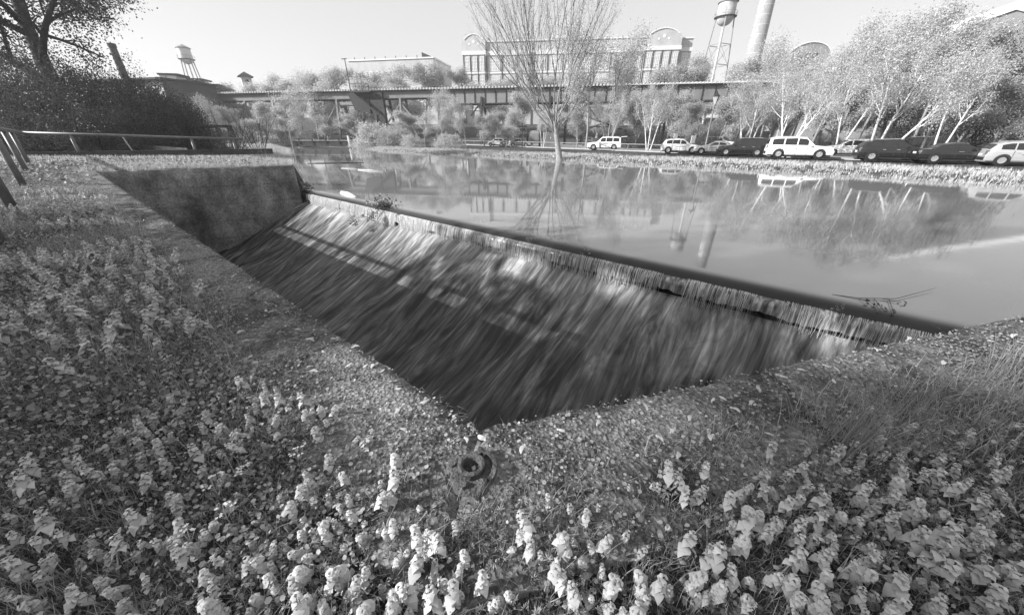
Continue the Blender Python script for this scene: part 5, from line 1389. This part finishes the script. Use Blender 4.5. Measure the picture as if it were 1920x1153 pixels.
# ================================================================== FOREGROUND: socket, seeds, weeds, debris
sp = at_z(885, 885, 0)
so = empty('cut_post_socket', (sp[0], sp[1], 0.0), .4, 'rusted cut pipe stub on a broken flange at the wall corner', 'pipe stub'); so.scale = (.92, .92, .66)
r = np.random.default_rng(40)
mb = MB(); n = 30
prof = [(.0, .018), (.060, .020), (.085, .016), (.094, .004), (.094, -.03)]
for k, (rr, zz_) in enumerate(prof):
    for j in range(n):
        an = 6.283 * j / n; q = rr * (1 + (.10 * math.sin(3 * an + 1) + .05 * math.sin(7 * an)) * (k > 1))
        mb.v.append((q * math.cos(an), q * math.sin(an), zz_ + .004 * math.sin(5 * an + k)))
for k in range(len(prof) - 1):
    for j in range(n): mb.f.append((k * n + j, k * n + (j + 1) % n, (k + 1) * n + (j + 1) % n, (k + 1) * n + j)[::-1])
mb.build('flange', M['rust'], so, smooth=True)
MB().lathe([(.034, .0), (.046, .012), (.0455, .045), (.049, .053), (.049, .060), (.044, .064), (.034, .062), (.030, .05), (.029, .006), (.0, .004)], 32).build('pipe_collar', M['rust'], so, smooth=True)
mb = MB()
for j in range(12):
    a0, a1 = -1.1 + j * .17, -1.1 + (j + 1) * .17
    vs = [(rr * math.cos(an), rr * math.sin(an), zz_ + .006 * math.sin(an * 9)) for an in (a0, a1) for rr, zz_ in ((.074, .012), (.074, .046), (.090, .042), (.090, .010))]
    mb.add(vs, [(0, 1, 5, 4), (1, 2, 6, 5), (2, 3, 7, 6), (0, 4, 7, 3)])
mb.build('broken_ring', M['rust'], so)
for an in (.9, 2.5, 4.0):
    MB().lathe([(.0, .036), (.011, .036), (.012, .016)], 6, (.072 * math.cos(an), .072 * math.sin(an), 0)).build('bolt', M['rust'], so)
MB().quad((.0, -.01, .02), (.014, -.004, .022), (.016, .012, .024), (.002, .008, .022)).build('leaf_scrap', M['seed'], so)

# winged maple seeds
def seed_mesh(seed):
    r = np.random.default_rng(seed); mb = MB(); L, W = .042 * r.uniform(.85, 1.15), .0085 * r.uniform(.85, 1.15); cur = r.uniform(-.25, .25); n = 8
    for k in range(n + 1):
        t = k / n; w = W * (.35 + .9 * math.sin(math.pi * min(1, t * .92 + .05)) ** .7) * (1 if t < .98 else .5); x = L * (t - .35); y = cur * L * (t - .4) ** 2 * 3; z = .003 + .006 * math.sin(t * 3) * r.uniform(.5, 1)
        mb.v += [(x, y - w, z), (x, y, z + .0018), (x, y + w * .8, z + .001)]
    for k in range(n):
        a = 3 * k; mb.f += [(a, a + 3, a + 4, a + 1), (a + 1, a + 4, a + 5, a + 2)]
    b = len(mb.v)
    for k in range(4):
        zz_ = (-.001, .004, .0065, .007)[k]; rr = (.004, .005, .003, .0005)[k]
        for j in range(6): mb.v.append((-.36 * L + rr * 1.4 * math.cos(j * 1.047), rr * math.sin(j * 1.047), zz_))
    for k in range(3):
        for j in range(6): mb.f.append((b + k * 6 + j, b + k * 6 + (j + 1) % 6, b + (k + 1) * 6 + (j + 1) % 6, b + (k + 1) * 6 + j))
    return to_me(mb, 'maple_seed', M['seed'], True)
SEEDS = [seed_mesh(s) for s in range(5)]
r = np.random.default_rng(44)
pts = [(875, 828), (905, 829), (747, 736), (760, 812), (700, 692), (667, 656), (688, 690), (626, 640), (738, 785), (592, 700), (1235, 826), (1258, 815), (1270, 860), (1335, 756), (1331, 826), (1376, 772), (1441, 821), (746, 780), (500, 586), (522, 560), (442, 521), (560, 622), (607, 664), (470, 545), (655, 690), (720, 700), (1500, 700), (1545, 690), (1600, 665), (1460, 712), (1420, 735), (1290, 790), (1120, 800), (1050, 812), (980, 845), (800, 760), (415, 490), (385, 470), (540, 590), (580, 640), (1640, 660), (1700, 640), (1750, 650), (1560, 720), (1210, 770), (1405, 760)]
for i in range(20):
    t_ = r.uniform(.3, 7); q = A + D1 * t_ + OUT1 * r.uniform(.04, .42); pts.append(('p', q))
    if i % 3 == 0: q = A + D3 * r.uniform(.2, 3.0) + OUT3 * r.uniform(.04, .45); pts.append(('p', q))
for i, q in enumerate(pts):
    g = q[1] if q[0] == 'p' else at_z(q[0], q[1], 0)[:2]
    left = ((g - A) @ OUT1) - ((g - A) @ OUT3) * 1.0 > -((g - A) @ D3) and g[0] < A[0] + .05
    o = link('maple_seed', SEEDS[i % 5]); o.location = (g[0], g[1], .012 + .003 * (i % 3)); o.rotation_euler = (r.normal(0, .12), r.normal(0, .12), r.uniform(0, 6.283)); o.scale = (r.uniform(.6, .95),) * 3
    tag(o, 'pale winged maple seed lying on the left wall top' if left else 'pale winged maple seed lying on the right wall top', 'seed', 'maple seeds on the left wall' if left else 'maple seeds on the right wall')

# dead-nettles
def nettle_leaf(mb, z0, ang, L, r0, droop, rs):
    ca, sa = math.cos(ang), math.sin(ang)
    shape = [(0, 0), (.12, .36), (.34, .46), (.66, .26), (1.0, 0.0)]
    def P_(t, s):
        rr = r0 + L * (t * .92 - .26 * t * t); z = z0 + L * (.22 * t - droop * t * t) - .25 * abs(s) * L * .5 + rs.normal(0, .02) * L
        return (rr * ca - s * L * sa, rr * sa + s * L * ca, z)
    mid = [P_(t, 0) for t, _ in shape]; lf = [P_(t, w) for t, w in shape[1:4]]; rt = [P_(t, -w) for t, w in shape[1:4]]
    b = len(mb.v); mb.v += mid + lf + rt
    for o in (5, 8):
        f = [(b, b + o, b + 1), (b + 1, b + o, b + o + 1, b + 2), (b + 2, b + o + 1, b + o + 2, b + 3), (b + 3, b + o + 2, b + 4)]
        mb.f += [q if o == 5 else q[::-1] for q in f]
def nettle_proto(seed):
    rs = np.random.default_rng(seed); H = rs.uniform(.05, .09); head = rs.uniform(.038, .062); tiers = int(rs.integers(4, 6)); bend = rs.normal(0, .012, 2)
    stem = MB(); stem.tube([(bend[0], bend[1], -.03), (bend[0] * .5, bend[1] * .5, H * .5), (0, 0, H + head * .92)], [.0026, .0024, .0016], 5)
    whorls = []
    for k in range(tiers):
        t = k / (tiers - 1); z = H + head * t; L = (.037 - .019 * t) * rs.uniform(.85, 1.2); mb = MB()
        for q in range(4 if k else 3):
            nettle_leaf(mb, z + (.004 if q % 2 else 0), k * .8 + q * (math.pi / 2 if k else 2.1) + rs.normal(0, .2), L * (1.0 if q % 2 == 0 else .8), .003, .98 - .42 * t + rs.normal(0, .12), rs)
        if k < tiers - 1:
            for q in range(3):                        # small hooded flowers in the axils
                an = k * .8 + q * 2.09; rr = .008
                mb.tube([(rr * math.cos(an), rr * math.sin(an), z + .003), (rr * 1.5 * math.cos(an), rr * 1.5 * math.sin(an), z + .009), (rr * 1.9 * math.cos(an), rr * 1.9 * math.sin(an), z + .010)], [.002, .003, .0016], 5)
        whorls.append(mb)
    low = MB()
    for q in range(3): nettle_leaf(low, H * .5, q * 2.1 + rs.uniform(0, 1), .022 * rs.uniform(.8, 1.2), .010, .4, rs)
    return stem, whorls, low
NP = [nettle_proto(s) for s in range(100, 109)]
NM = [(to_me(s, 'stem', M['nettle_stem'], True), [to_me(w, 'leaf_whorl', M['nettle'], True) for w in ws], to_me(lo, 'lower_leaves', M['nettle'], True)) for s, ws, lo in NP]
NF = []
for s, ws, lo in NP:
    mb = MB()
    for w in ws: mb.add(w.v, w.f)
    NF.append(to_me(mb, 'flower_head', M['nettle'], True))
clus = [(530, 1050, 13, 60), (620, 1000, 12, 55), (700, 900, 9, 50), (590, 890, 9, 50), (800, 1070, 14, 60), (850, 980, 5, 40), (925, 1060, 5, 45), (970, 950, 5, 50), (1085, 985, 4, 45), (330, 880, 9, 50), (300, 790, 13, 70), (130, 760, 12, 80), (60, 860, 10, 55), (250, 680, 7, 60), (140, 640, 8, 70), (90, 1000, 9, 60), (240, 1100, 7, 55), (390, 1085, 8, 50), (485, 715, 6, 28), (600, 740, 7, 36), (700, 795, 4, 16), (430, 605, 7, 30), (345, 560, 5, 40), (1340, 900, 12, 50), (1420, 1000, 18, 60), (1300, 1040, 8, 50), (1550, 950, 12, 60), (1520, 1060, 9, 55), (1650, 900, 10, 50), (1720, 980, 15, 70), (1800, 860, 12, 55), (1850, 950, 10, 55), (1700, 1080, 13, 65), (1850, 1085, 8, 55), (1600, 830, 5, 35), (1480, 870, 5, 36), (1085, 1110, 8, 55), (1190, 1090, 5, 45), (970, 890, 1, 4), (787, 915, 1, 3), (660, 1090, 9, 50)]
r = np.random.default_rng(50); used = []
for cx_, cy_, cnt, spd in clus:
    k = 0; tries = 0
    while k < cnt and tries < 60:
        tries += 1
        px, py = r.normal(cx_, spd), r.normal(cy_, spd * .8)
        if py > 1165 or py < 480: continue
        g = at_z(px, py + 20, .05)[:2]
        if land_d([g])[0] < (.26 if g[0] < -.3 else .40) or np.linalg.norm(g - sp[:2]) < .12: continue
        if any((g[0] - u[0]) ** 2 + (g[1] - u[1]) ** 2 < .026 ** 2 for u in used): continue
        used.append(g); k += 1
used = sorted(used, key=lambda g: g[0] ** 2 + g[1] ** 2)[:300]
for i, g in enumerate(used):
    v = int(r.integers(0, len(NM))); stem, ws, lo = NM[v]
    gx_, gy_ = float(g[0]), float(g[1])
    if gx_ < -2.0: zn, lab = 'far left bank', 'small dead-nettle spike far along the left bank, towards the handrail'
    elif gx_ < -.62 and gy_ > 1.25: zn, lab = 'left wall top edge', 'dead-nettle spike in the weeds bordering the left wall top'
    elif gx_ < -.62 and gy_ > .75: zn, lab = 'dim left weeds', 'dim dead-nettle spike among the dark left weeds with cress flowers'
    elif gx_ < -.62: zn, lab = 'bottom left corner', 'shaded dead-nettle spike in the bottom left corner weeds'
    elif gx_ < -.25 and gy_ > .85: zn, lab = 'left of the pipe stub', 'sunlit dead-nettle spike on the concrete edge left of the pipe stub'
    elif gx_ < -.25: zn, lab = 'bright patch left below the stub', 'bright dead-nettle spike in the sunlit patch left below the pipe stub'
    elif gx_ < .12: zn, lab = 'bottom edge below the stub', 'bright dead-nettle spike at the bottom edge straight below the pipe stub'
    elif gx_ < .42: zn, lab = 'bottom edge right of the stub', 'dead-nettle spike at the bottom edge a little right of the pipe stub'
    elif gx_ < .8 and gy_ > .6: zn, lab = 'foot of the rush tuft', 'dead-nettle spike between the right wall top and the tall rush tuft'
    elif gx_ < .8: zn, lab = 'bottom right weeds', 'shaded dead-nettle spike in the dense weeds at bottom right'
    elif gy_ > .7: zn, lab = 'behind the rush tuft', 'shaded dead-nettle spike right of the tall rush tuft'
    else: zn, lab = 'right bottom corner', 'shaded dead-nettle spike in the bottom right corner weeds'
    t = empty('dead_nettle', (g[0], g[1], gz(*g)), r.uniform(0, 6.283), lab, 'flower', 'dead-nettles: ' + zn)
    s_ = r.uniform(.52, .98); t.scale = (s_, s_, s_ * r.uniform(.85, 1.15)); t.rotation_euler = (r.normal(.12, .2), r.normal(0, .2), r.uniform(0, 6.283))
    link('stem', stem, t)
    if i < 150:
        for w in ws: link('leaf_whorl', w, t)
    else: link('flower_head', NF[v], t)
    link('lower_leaves', lo, t)
# the many smaller ones farther along the left bank, joined
def me_arrays(me):
    V = np.empty(len(me.vertices) * 3, np.float32); me.vertices.foreach_get('co', V)
    me.calc_loop_triangles(); T = np.empty(len(me.loop_triangles) * 3, np.int32); me.loop_triangles.foreach_get('vertices', T)
    return V.reshape(-1, 3), T.reshape(-1, 3)
def scatter(V, T, pos, rot, sc, tilt, rs):
    n = len(pos); c, s = np.cos(rot), np.sin(rot)
    X = V[None] * sc[:, None, None]
    x = X[..., 0] * c[:, None] - X[..., 1] * s[:, None]; y = X[..., 0] * s[:, None] + X[..., 1] * c[:, None]
    tl = rs.normal(0, tilt, (n, 2)); x = x + X[..., 2] * tl[:, :1]; y = y + X[..., 2] * tl[:, 1:]
    W = np.stack([x, y, X[..., 2]], -1) + pos[:, None]
    return W.reshape(-1, 3), (T[None] + (np.arange(n) * len(V))[:, None, None]).reshape(-1, 3)
r = np.random.default_rng(52)
P = np.column_stack([r.uniform(-9, -.8, 6000), r.uniform(.8, 8, 6000)]); d, dn, df = water_fields(P)
P = P[(d > .35) & (d < 3.5) & (P[:, 0] > -P[:, 1] * 1.8 - .8) & (vnoise(P, 1.6, 9) > .42) & (np.hypot(P[:, 0], P[:, 1]) > 2.4)][:760]
Pn = np.column_stack([r.uniform(-1.5, 1.9, 4000), r.uniform(.3, 1.5, 4000)]); dn_ = land_d(Pn)
ok = (dn_ > .34) & (np.hypot(Pn[:, 0] - sp[0], Pn[:, 1] - sp[1]) > .16) & (vnoise(Pn, 4.5, 33) > .40); Pn = Pn[ok][:420]
P = np.concatenate([P, Pn]); near_ = np.concatenate([np.zeros(len(P) - len(Pn), bool), np.ones(len(Pn), bool)])
VV, TT_, off = [], [], 0
for v in range(3):
    a, b_ = me_arrays(NF[v]); Pq = P[v::3]; pos = np.column_stack([Pq, ground_z(Pq) - .01])
    W, T_ = scatter(a, b_, pos, r.uniform(0, 6.28, len(Pq)), np.where(near_[v::3], r.uniform(.42, .72, len(Pq)), r.uniform(.8, 1.3, len(Pq))), .25, r); VV.append(W); TT_.append(T_ + off); off += len(W)
tag(link('dead_nettle_mass', mesh_np('dead_nettle_mass', np.concatenate(VV), np.concatenate(TT_), M['nettle'])), 'smaller dead-nettles massed among the big ones and along the left bank', kind='stuff')

# ground cover: rounded leaves, lacy leaves, grass blades
def leaf_scatter(name, P, Z, per, jit, size, zr, mat, seed, label, shape='round', tilt=.5):
    r = np.random.default_rng(seed); n = len(P) * per
    c = np.repeat(np.column_stack([P, Z]), per, axis=0); c[:, :2] += r.normal(0, jit, (n, 2)); c[:, 2] += r.uniform(*zr, n)
    a = r.uniform(0, 6.283, n); nr = np.stack([r.normal(0, tilt, n), r.normal(0, tilt, n), np.ones(n)], 1); nr /= np.linalg.norm(nr, axis=1)[:, None]
    d = np.stack([np.cos(a), np.sin(a), np.zeros(n)], 1); d -= nr * (d * nr).sum(1)[:, None]; d /= np.linalg.norm(d, axis=1)[:, None]; e = np.cross(nr, d)
    s = (size * r.uniform(.55, 1.35, n))[:, None]
    if shape == 'round':
        pts = [(-.5, 0, 0), (-.25, .42, .10), (.25, .42, .10), (.5, 0, 0), (.25, -.42, .10), (-.25, -.42, .10)]; quads = [(0, 3, 2, 1), (0, 5, 4, 3)]
    else:                                              # five-fingered lacy leaf
        pts, quads = [], []
        for k in range(5):
            an = -1.3 + .65 * k; b = len(pts); ca, sa = math.cos(an), math.sin(an)
            pts += [(0, 0, 0), (.45 * ca - .07 * sa, .45 * sa + .07 * ca, .05), (.8 * ca, .8 * sa, 0), (.45 * ca + .07 * sa, .45 * sa - .07 * ca, .05)]; quads.append((b, b + 3, b + 2, b + 1))
    V = np.stack([c + d * s * x + e * s * y + nr * s * z for x, y, z in pts], 1).reshape(-1, 3)
    Q = (np.array(quads)[None] + (np.arange(n) * len(pts))[:, None, None]).reshape(-1, 4)
    return tag(link(name, mesh_np(name, V, Q, mat)), label, kind='stuff')
def bank_points(n, x0, x1, y0, y1, dmin, dmax, seed, ramp=(.2, .55), nz=None):
    r = np.random.default_rng(seed); P = np.column_stack([r.uniform(x0, x1, n), r.uniform(y0, y1, n)]); d, dn, df = water_fields(P)
    edge = vnoise(P, 3.0, 71) * .28 - .24 * np.exp(-((P[:, 0] + .05) ** 2 + (P[:, 1] - .56) ** 2) / .07)
    k = (d > dmin) & (d < dmax) & (dn < df) & (r.uniform(0, 1, n) < sstep(ramp[0], ramp[1], d - edge + .12))
    k &= (np.hypot(P[:, 0] - sp[0], P[:, 1] - sp[1]) > .095)
    if nz is not None: k &= r.uniform(0, 1, n) < sstep(nz[0], nz[1], vnoise(P, nz[2], seed))
    return P[k]
P = bank_points(30000, -3.6, 2.6, .22, 3.2, .2, 9, 60, (.24, .48)); leaf_scatter('ground_cover', P[:16000], ground_z(P[:16000]), 6, .022, .0105, (.004, .05), M['cover'], 61, 'dense low rounded weeds on the near bank', tilt=.45)
P = bank_points(14000, -3.4, 2.4, .25, 3.0, .2, 9, 62, (.26, .5), (.2, .7, 2.0)); leaf_scatter('lacy_weeds', P[:6500], ground_z(P[:6500]), 4, .022, .019, (.015, .065), M['cover_lace'], 63, 'lacy five-fingered weed leaves near the camera', 'lace', tilt=.55)
P = bank_points(40000, -13, -1.2, 1.0, 11, .2, 7, 64, (.25, .6)); P = P[P[:, 0] < -.6 * P[:, 1] * .5 - .3][:17000]; leaf_scatter('bank_weeds', P, ground_z(P), 7, .05, .019, (.01, .11), M['cover_lace'], 65, 'low weeds on the left bank', tilt=.7)
P = bank_points(12000, -30, -9, 8, 25, .2, 12, 66, (.2, .6)); leaf_scatter('far_bank_weeds', P[:5000], ground_z(P[:5000]), 5, .12, .07, (.02, .2), M['cover_lace'], 67, 'weeds round the handrail', tilt=.7)
P = bank_points(26000, -3.2, 2.8, .22, 2.8, .03, 6, 68, (.10, .5)); tufts('turf', P[:9500], ground_z(P[:9500]) + .012, 6, .02, .085, .0022, .018, 69, M['near_grass'], .9, 'short fine grass among the near weeds')
P = bank_points(60000, -14, -.9, 1.2, 13.5, .12, 4.5, 70, (.22, .5), (.2, .65, 1.1)); tufts('long_grass', P[:15000], ground_z(P[:15000]) - .01, 7, .05, .20, .0035, .045, 71, M['near_grass'], .9, 'longer pale grass along the left wall edge')
P = np.concatenate([B + (C - B) * t_ + OUT2 * w_ for t_, w_ in zip(np.random.default_rng(72).uniform(-.1, 1.05, 2600), np.random.default_rng(73).uniform(.03, 3.0, 2600) ** 1.0)]).reshape(-1, 2)
tufts('wall_fringe', P, ground_z(P) - .01, 6, .08, .30, .012, .06, 74, M['grass'], .9, 'grass fringe behind the far wall top')

P = bank_points(16000, -3.4, 2.6, .22, 3.0, .2, 9, 160, (.30, .55), (.25, .75, 2.6)); leaf_scatter('weed_leaves', P[:5600], ground_z(P[:5600]), 5, .022, .0125, (.02, .075), M['weed'], 161, 'paler weed leaves rising through the near ground cover', tilt=.7)
P = bank_points(9000, -3.0, 2.6, .22, 2.6, .2, 9, 162, (.3, .6)); tufts('weed_stalks', P[:1500], ground_z(P[:1500]), 2, .05, .14, .0028, .03, 163, M['weed'], 1.1, 'thin stalks and seed stems among the near weeds', seg=3)
P = bank_points(60000, .3, 6.0, .9, 3.4, .12, 1.6, 172, (.10, .45)); tufts('coping_grass', P[:5200], ground_z(P[:5200]) + .005, 6, .04, .15, .003, .035, 173, M['near_grass'], .9, 'grass growing over the right wall top')
# rush tufts and pale arching tuft
def tuft_thing(px, py, n, hmin, hmax, wid, dirx, diry, spread, seed, mat, label, bend=1.0):
    g = at_z(px, py, 0)[:2]; r = np.random.default_rng(seed); t = empty('grass_tuft', (g[0], g[1], gz(*g)), 0, label, 'grass tuft'); V, Q = [], []
    for i in range(n):
        a = math.atan2(diry, dirx) + r.normal(0, spread); h_ = r.uniform(hmin, hmax); le = r.uniform(.15, 1.0) * bend * h_; b = len(V); bx, by = r.normal(0, .03, 2); w = wid * r.uniform(.7, 1.3)
        for k in range(6):
            s_ = k / 5; x, y, z = bx + math.cos(a) * le * s_ ** 1.5, by + math.sin(a) * le * s_ ** 1.5, h_ * s_ * (1 - .25 * s_ * le / h_); ww = w * (1 - s_ * .93) / 2
            V += [(x - math.sin(a) * ww, y + math.cos(a) * ww, z), (x + math.sin(a) * ww, y - math.cos(a) * ww, z)]
        Q += [(b + 2 * k, b + 2 * k + 1, b + 2 * k + 3, b + 2 * k + 2) for k in range(5)]
    o = link('blade', mesh_np('blade', np.array(V), np.array(Q), mat), t); o['kind'] = 'stuff'
tuft_thing(1585, 850, 85, .12, .42, .0035, 1, .35, .5, 80, M['blade'], 'tall dark rush tuft leaning right at the right wall edge')
tuft_thing(1700, 790, 55, .12, .36, .003, 1, .25, .45, 81, M['blade'], 'second rush tuft farther right, leaning low over the weeds')
tuft_thing(1500, 800, 10, .2, .42, .003, .15, .3, .9, 82, M['blade'], 'few upright rush stems against the water')
tuft_thing(1880, 700, 50, .12, .4, .004, .8, .3, .7, 83, M['blade'], 'rush tuft at the right frame edge beside the wall')
tuft_thing(230, 372, 60, .25, .6, .012, -.6, .1, 1.0, 84, M['straw'], 'pale arching grass tuft near the post foot on the left bank')
tuft_thing(290, 330, 60, .25, .55, .01, .2, .3, 1.6, 85, M['straw'], 'pale upright grass tuft by the far left wall corner')
# little white cress flowers on forked stalks
for i, (px, py) in enumerate(((405, 890), (470, 862), (205, 640), (310, 655), (430, 945), (350, 985), (560, 830))):
    g = at_z(px, py + 25, .03)[:2]; rr = np.random.default_rng(200 + i)
    t = empty('cress_flower', (g[0], g[1], gz(*g)), rr.uniform(0, 6.28), 'small white cress flower on a thin forked stalk in the left weeds', 'flower', 'white cress flowers in the left weeds'); H = rr.uniform(.09, .14)
    mb = MB(); mb.tube([(0, 0, -.01), (.004, .003, H * .6), (0, 0, H)], .0014, 4); tips = [(0, 0, H)]
    for k in range(3):
        a = rr.uniform(0, 6.28); q = (.022 * math.cos(a), .022 * math.sin(a), H * .6 + .035); mb.tube([(.004, .003, H * .6), q], .001, 4); tips.append(q)
    mb.build('stalk', M['nettle_stem'], t)
    for tip in tips:
        mb = MB()
        for f in range(3):
            ox, oy = rr.normal(0, .005, 2); c0 = np.array(tip) + [ox, oy, .002 + rr.uniform(0, .004)]
            for k in range(4):
                a = k * 1.571 + f; u = np.array([math.cos(a), math.sin(a), .25]) * .0045; v = np.array([-math.sin(a), math.cos(a), 0]) * .0016
                mb.quad(c0, c0 + u * .6 - v, c0 + u, c0 + u * .6 + v)
        mb.build('blossom', M['petal'], t)
# litter, straw and pebbles on the wall tops
r = np.random.default_rng(90)
PL_ = np.concatenate([np.array([A + D1 * t_ + OUT1 * w_ for t_, w_ in zip(16 * r.uniform(0, 1, 4200) ** 1.6, r.uniform(.01, .55, 4200))]), np.array([A + D3 * t_ + OUT3 * w_ for t_, w_ in zip(5.2 * r.uniform(0, 1, 4200) ** .85, r.uniform(.01, .58, 4200))])])
PL_ = PL_[(land_d(PL_) > .01) & (np.hypot(PL_[:, 0] - sp[0], PL_[:, 1] - sp[1]) > .1)]
leaf_scatter('leaf_litter', PL_, np.full(len(PL_), .006), 1, .0, .012, (.0, .012), M['straw'], 91, 'dry flakes and bud scales on the wall tops', tilt=.35)
tufts('dry_straw', PL_[::2], np.full(len(PL_[::2]), .006), 2, .003, .012, .0016, .03, 92, M['straw'], 7.0, 'dry pine straw and stems lying on the wall tops')
Pb = np.array([A + D3 * t_ + OUT3 * w_ for t_, w_ in zip(r.uniform(-.1, 3.2, 5200), r.uniform(.006, .55, 5200))]); Pb2 = np.array([A + D1 * t_ + OUT1 * w_ for t_, w_ in zip(5 * r.uniform(0, 1, 3000) ** 1.5, r.uniform(.006, .4, 3000))])
Pb = np.concatenate([Pb, Pb2]); Pb = Pb[(land_d(Pb) > .006) & (np.hypot(Pb[:, 0] - sp[0], Pb[:, 1] - sp[1]) > .1)]
oc = MB(); oc.lathe([(.0, .5), (.62, .32), (.98, 0), (.5, -.4)], 7); ocm = to_me(oc, 'pebble', M['pebble']); a, b_ = me_arrays(ocm); bpy.data.meshes.remove(ocm)
W, T_ = scatter(a * [1, .75, .7], b_, np.column_stack([Pb, np.full(len(Pb), -.001)]), r.uniform(0, 6.28, len(Pb)), .0015 + .0065 * r.uniform(0, 1, len(Pb)) ** 2.2, .2, r)
tag(link('aggregate_pebbles', mesh_np('aggregate_pebbles', W, T_, M['pebble'], True)), 'small exposed pebbles in the concrete wall tops', kind='stuff')

# debris caught on the crest and floating in the pond
def debris(px, py, n, size, label, seed, z=ZW + .01, leaves=20, name='debris_clump'):
    g = at_z(px, py, z); rr = np.random.default_rng(seed); t = empty(name, tuple(g), 0, label, 'driftwood')
    for k in range(n):
        a = rr.uniform(0, 6.28); L = size * rr.uniform(.5, 1.3); d = np.array([math.cos(a), math.sin(a), rr.uniform(-.15, .7)]); c0 = rr.normal(0, size * .25, 3) * [1, 1, .4]
        pts = [c0 - d * L * .5, c0 + rr.normal(0, .05, 3) * L, c0 + d * L * .5]; MB().tube(pts, [.012 * size / .4, .009 * size / .4, .003], 5).build('twig', M['twig'], t)
    an = rr.normal(0, size * .32, (leaves, 3)) * [1, 1, .5] + [0, 0, size * .12]
    o = link('caught_leaves', leaf_mesh('caught_leaves', an, 6, size * .1, size * .12, seed, M['straw']), t); o['kind'] = 'stuff'
debris(716, 386, 10, .5, 'heap of twigs and dead leaves caught on the weir crest', 300, leaves=40)
debris(700, 408, 5, .32, 'small leafy drift below the heap on the crest', 301, z=-1.12, leaves=22)
debris(668, 418, 4, .3, 'last leafy drift trailing down the apron', 302, z=-1.3, leaves=14)
debris(570, 352, 6, .5, 'dark weedy tangle at the far wall end', 303, z=-.85, leaves=30)
debris(1100, 472, 3, .16, 'little weed sprig on the crest left of the tower reflection', 304, leaves=5)
debris(995, 450, 3, .16, 'little weed sprig on the crest, nearer the heap', 305, leaves=5)
debris(1568, 582, 4, .14, 'little weed sprig on the crest near the right wall', 306, leaves=6)
g0 = at_z(1600, 560, ZW + .01)
t = empty('snagged_branch', tuple(g0), 0, 'thin leafy branch snagged in the water just above the crest at right', 'driftwood')
g1 = [at_z(x, y, ZW + zz_) - g0 for x, y, zz_ in ((1560, 552, .0), (1610, 559, .01), (1680, 560, .02), (1755, 540, .03))]
MB().tube(g1, [.004, .005, .004, .0015], 6).build('branch', M['twig'], t)
for k, (x, y) in enumerate(((1625, 566), (1640, 572), (1655, 580), (1690, 566), (1676, 586))):
    q = at_z(x, y, ZW + .02) - g0; MB().tube([g1[1] + (g1[2] - g1[1]) * (k / 5), q], [.004, .003], 5).build('twig', M['twig'], t)
    o = link('dead_leaf', leaf_mesh('dead_leaf', np.array([q]), 5, .02, .028, 310 + k, M['leaf_ivy']), t)
for px0, py0, px1, py1, rad, mat, lab in ((577, 307, 682, 306, .05, 'timber_dark', 'long dark waterlogged pole floating in the pond'), (672, 319, 720, 323, .07, 'timber_grey', 'pale floating log nearest the dark pole'), (640, 316, 676, 318, .035, 'timber_grey', 'thin pale stick floating beside the pale log'), (641, 362, 668, 371, .09, 'bark_birch', 'short white log resting against the weir crest')):
    a, b_ = at_z(px0, py0, ZW), at_z(px1, py1, ZW); t = empty('floating_log', tuple(a), 0, lab, 'log')
    MB().tube([(0, 0, .0), (b_ - a) * .5 + [0, 0, .02], b_ - a], [rad * .8, rad, rad * .6], 8).build('trunk', M[mat], t, smooth=True)
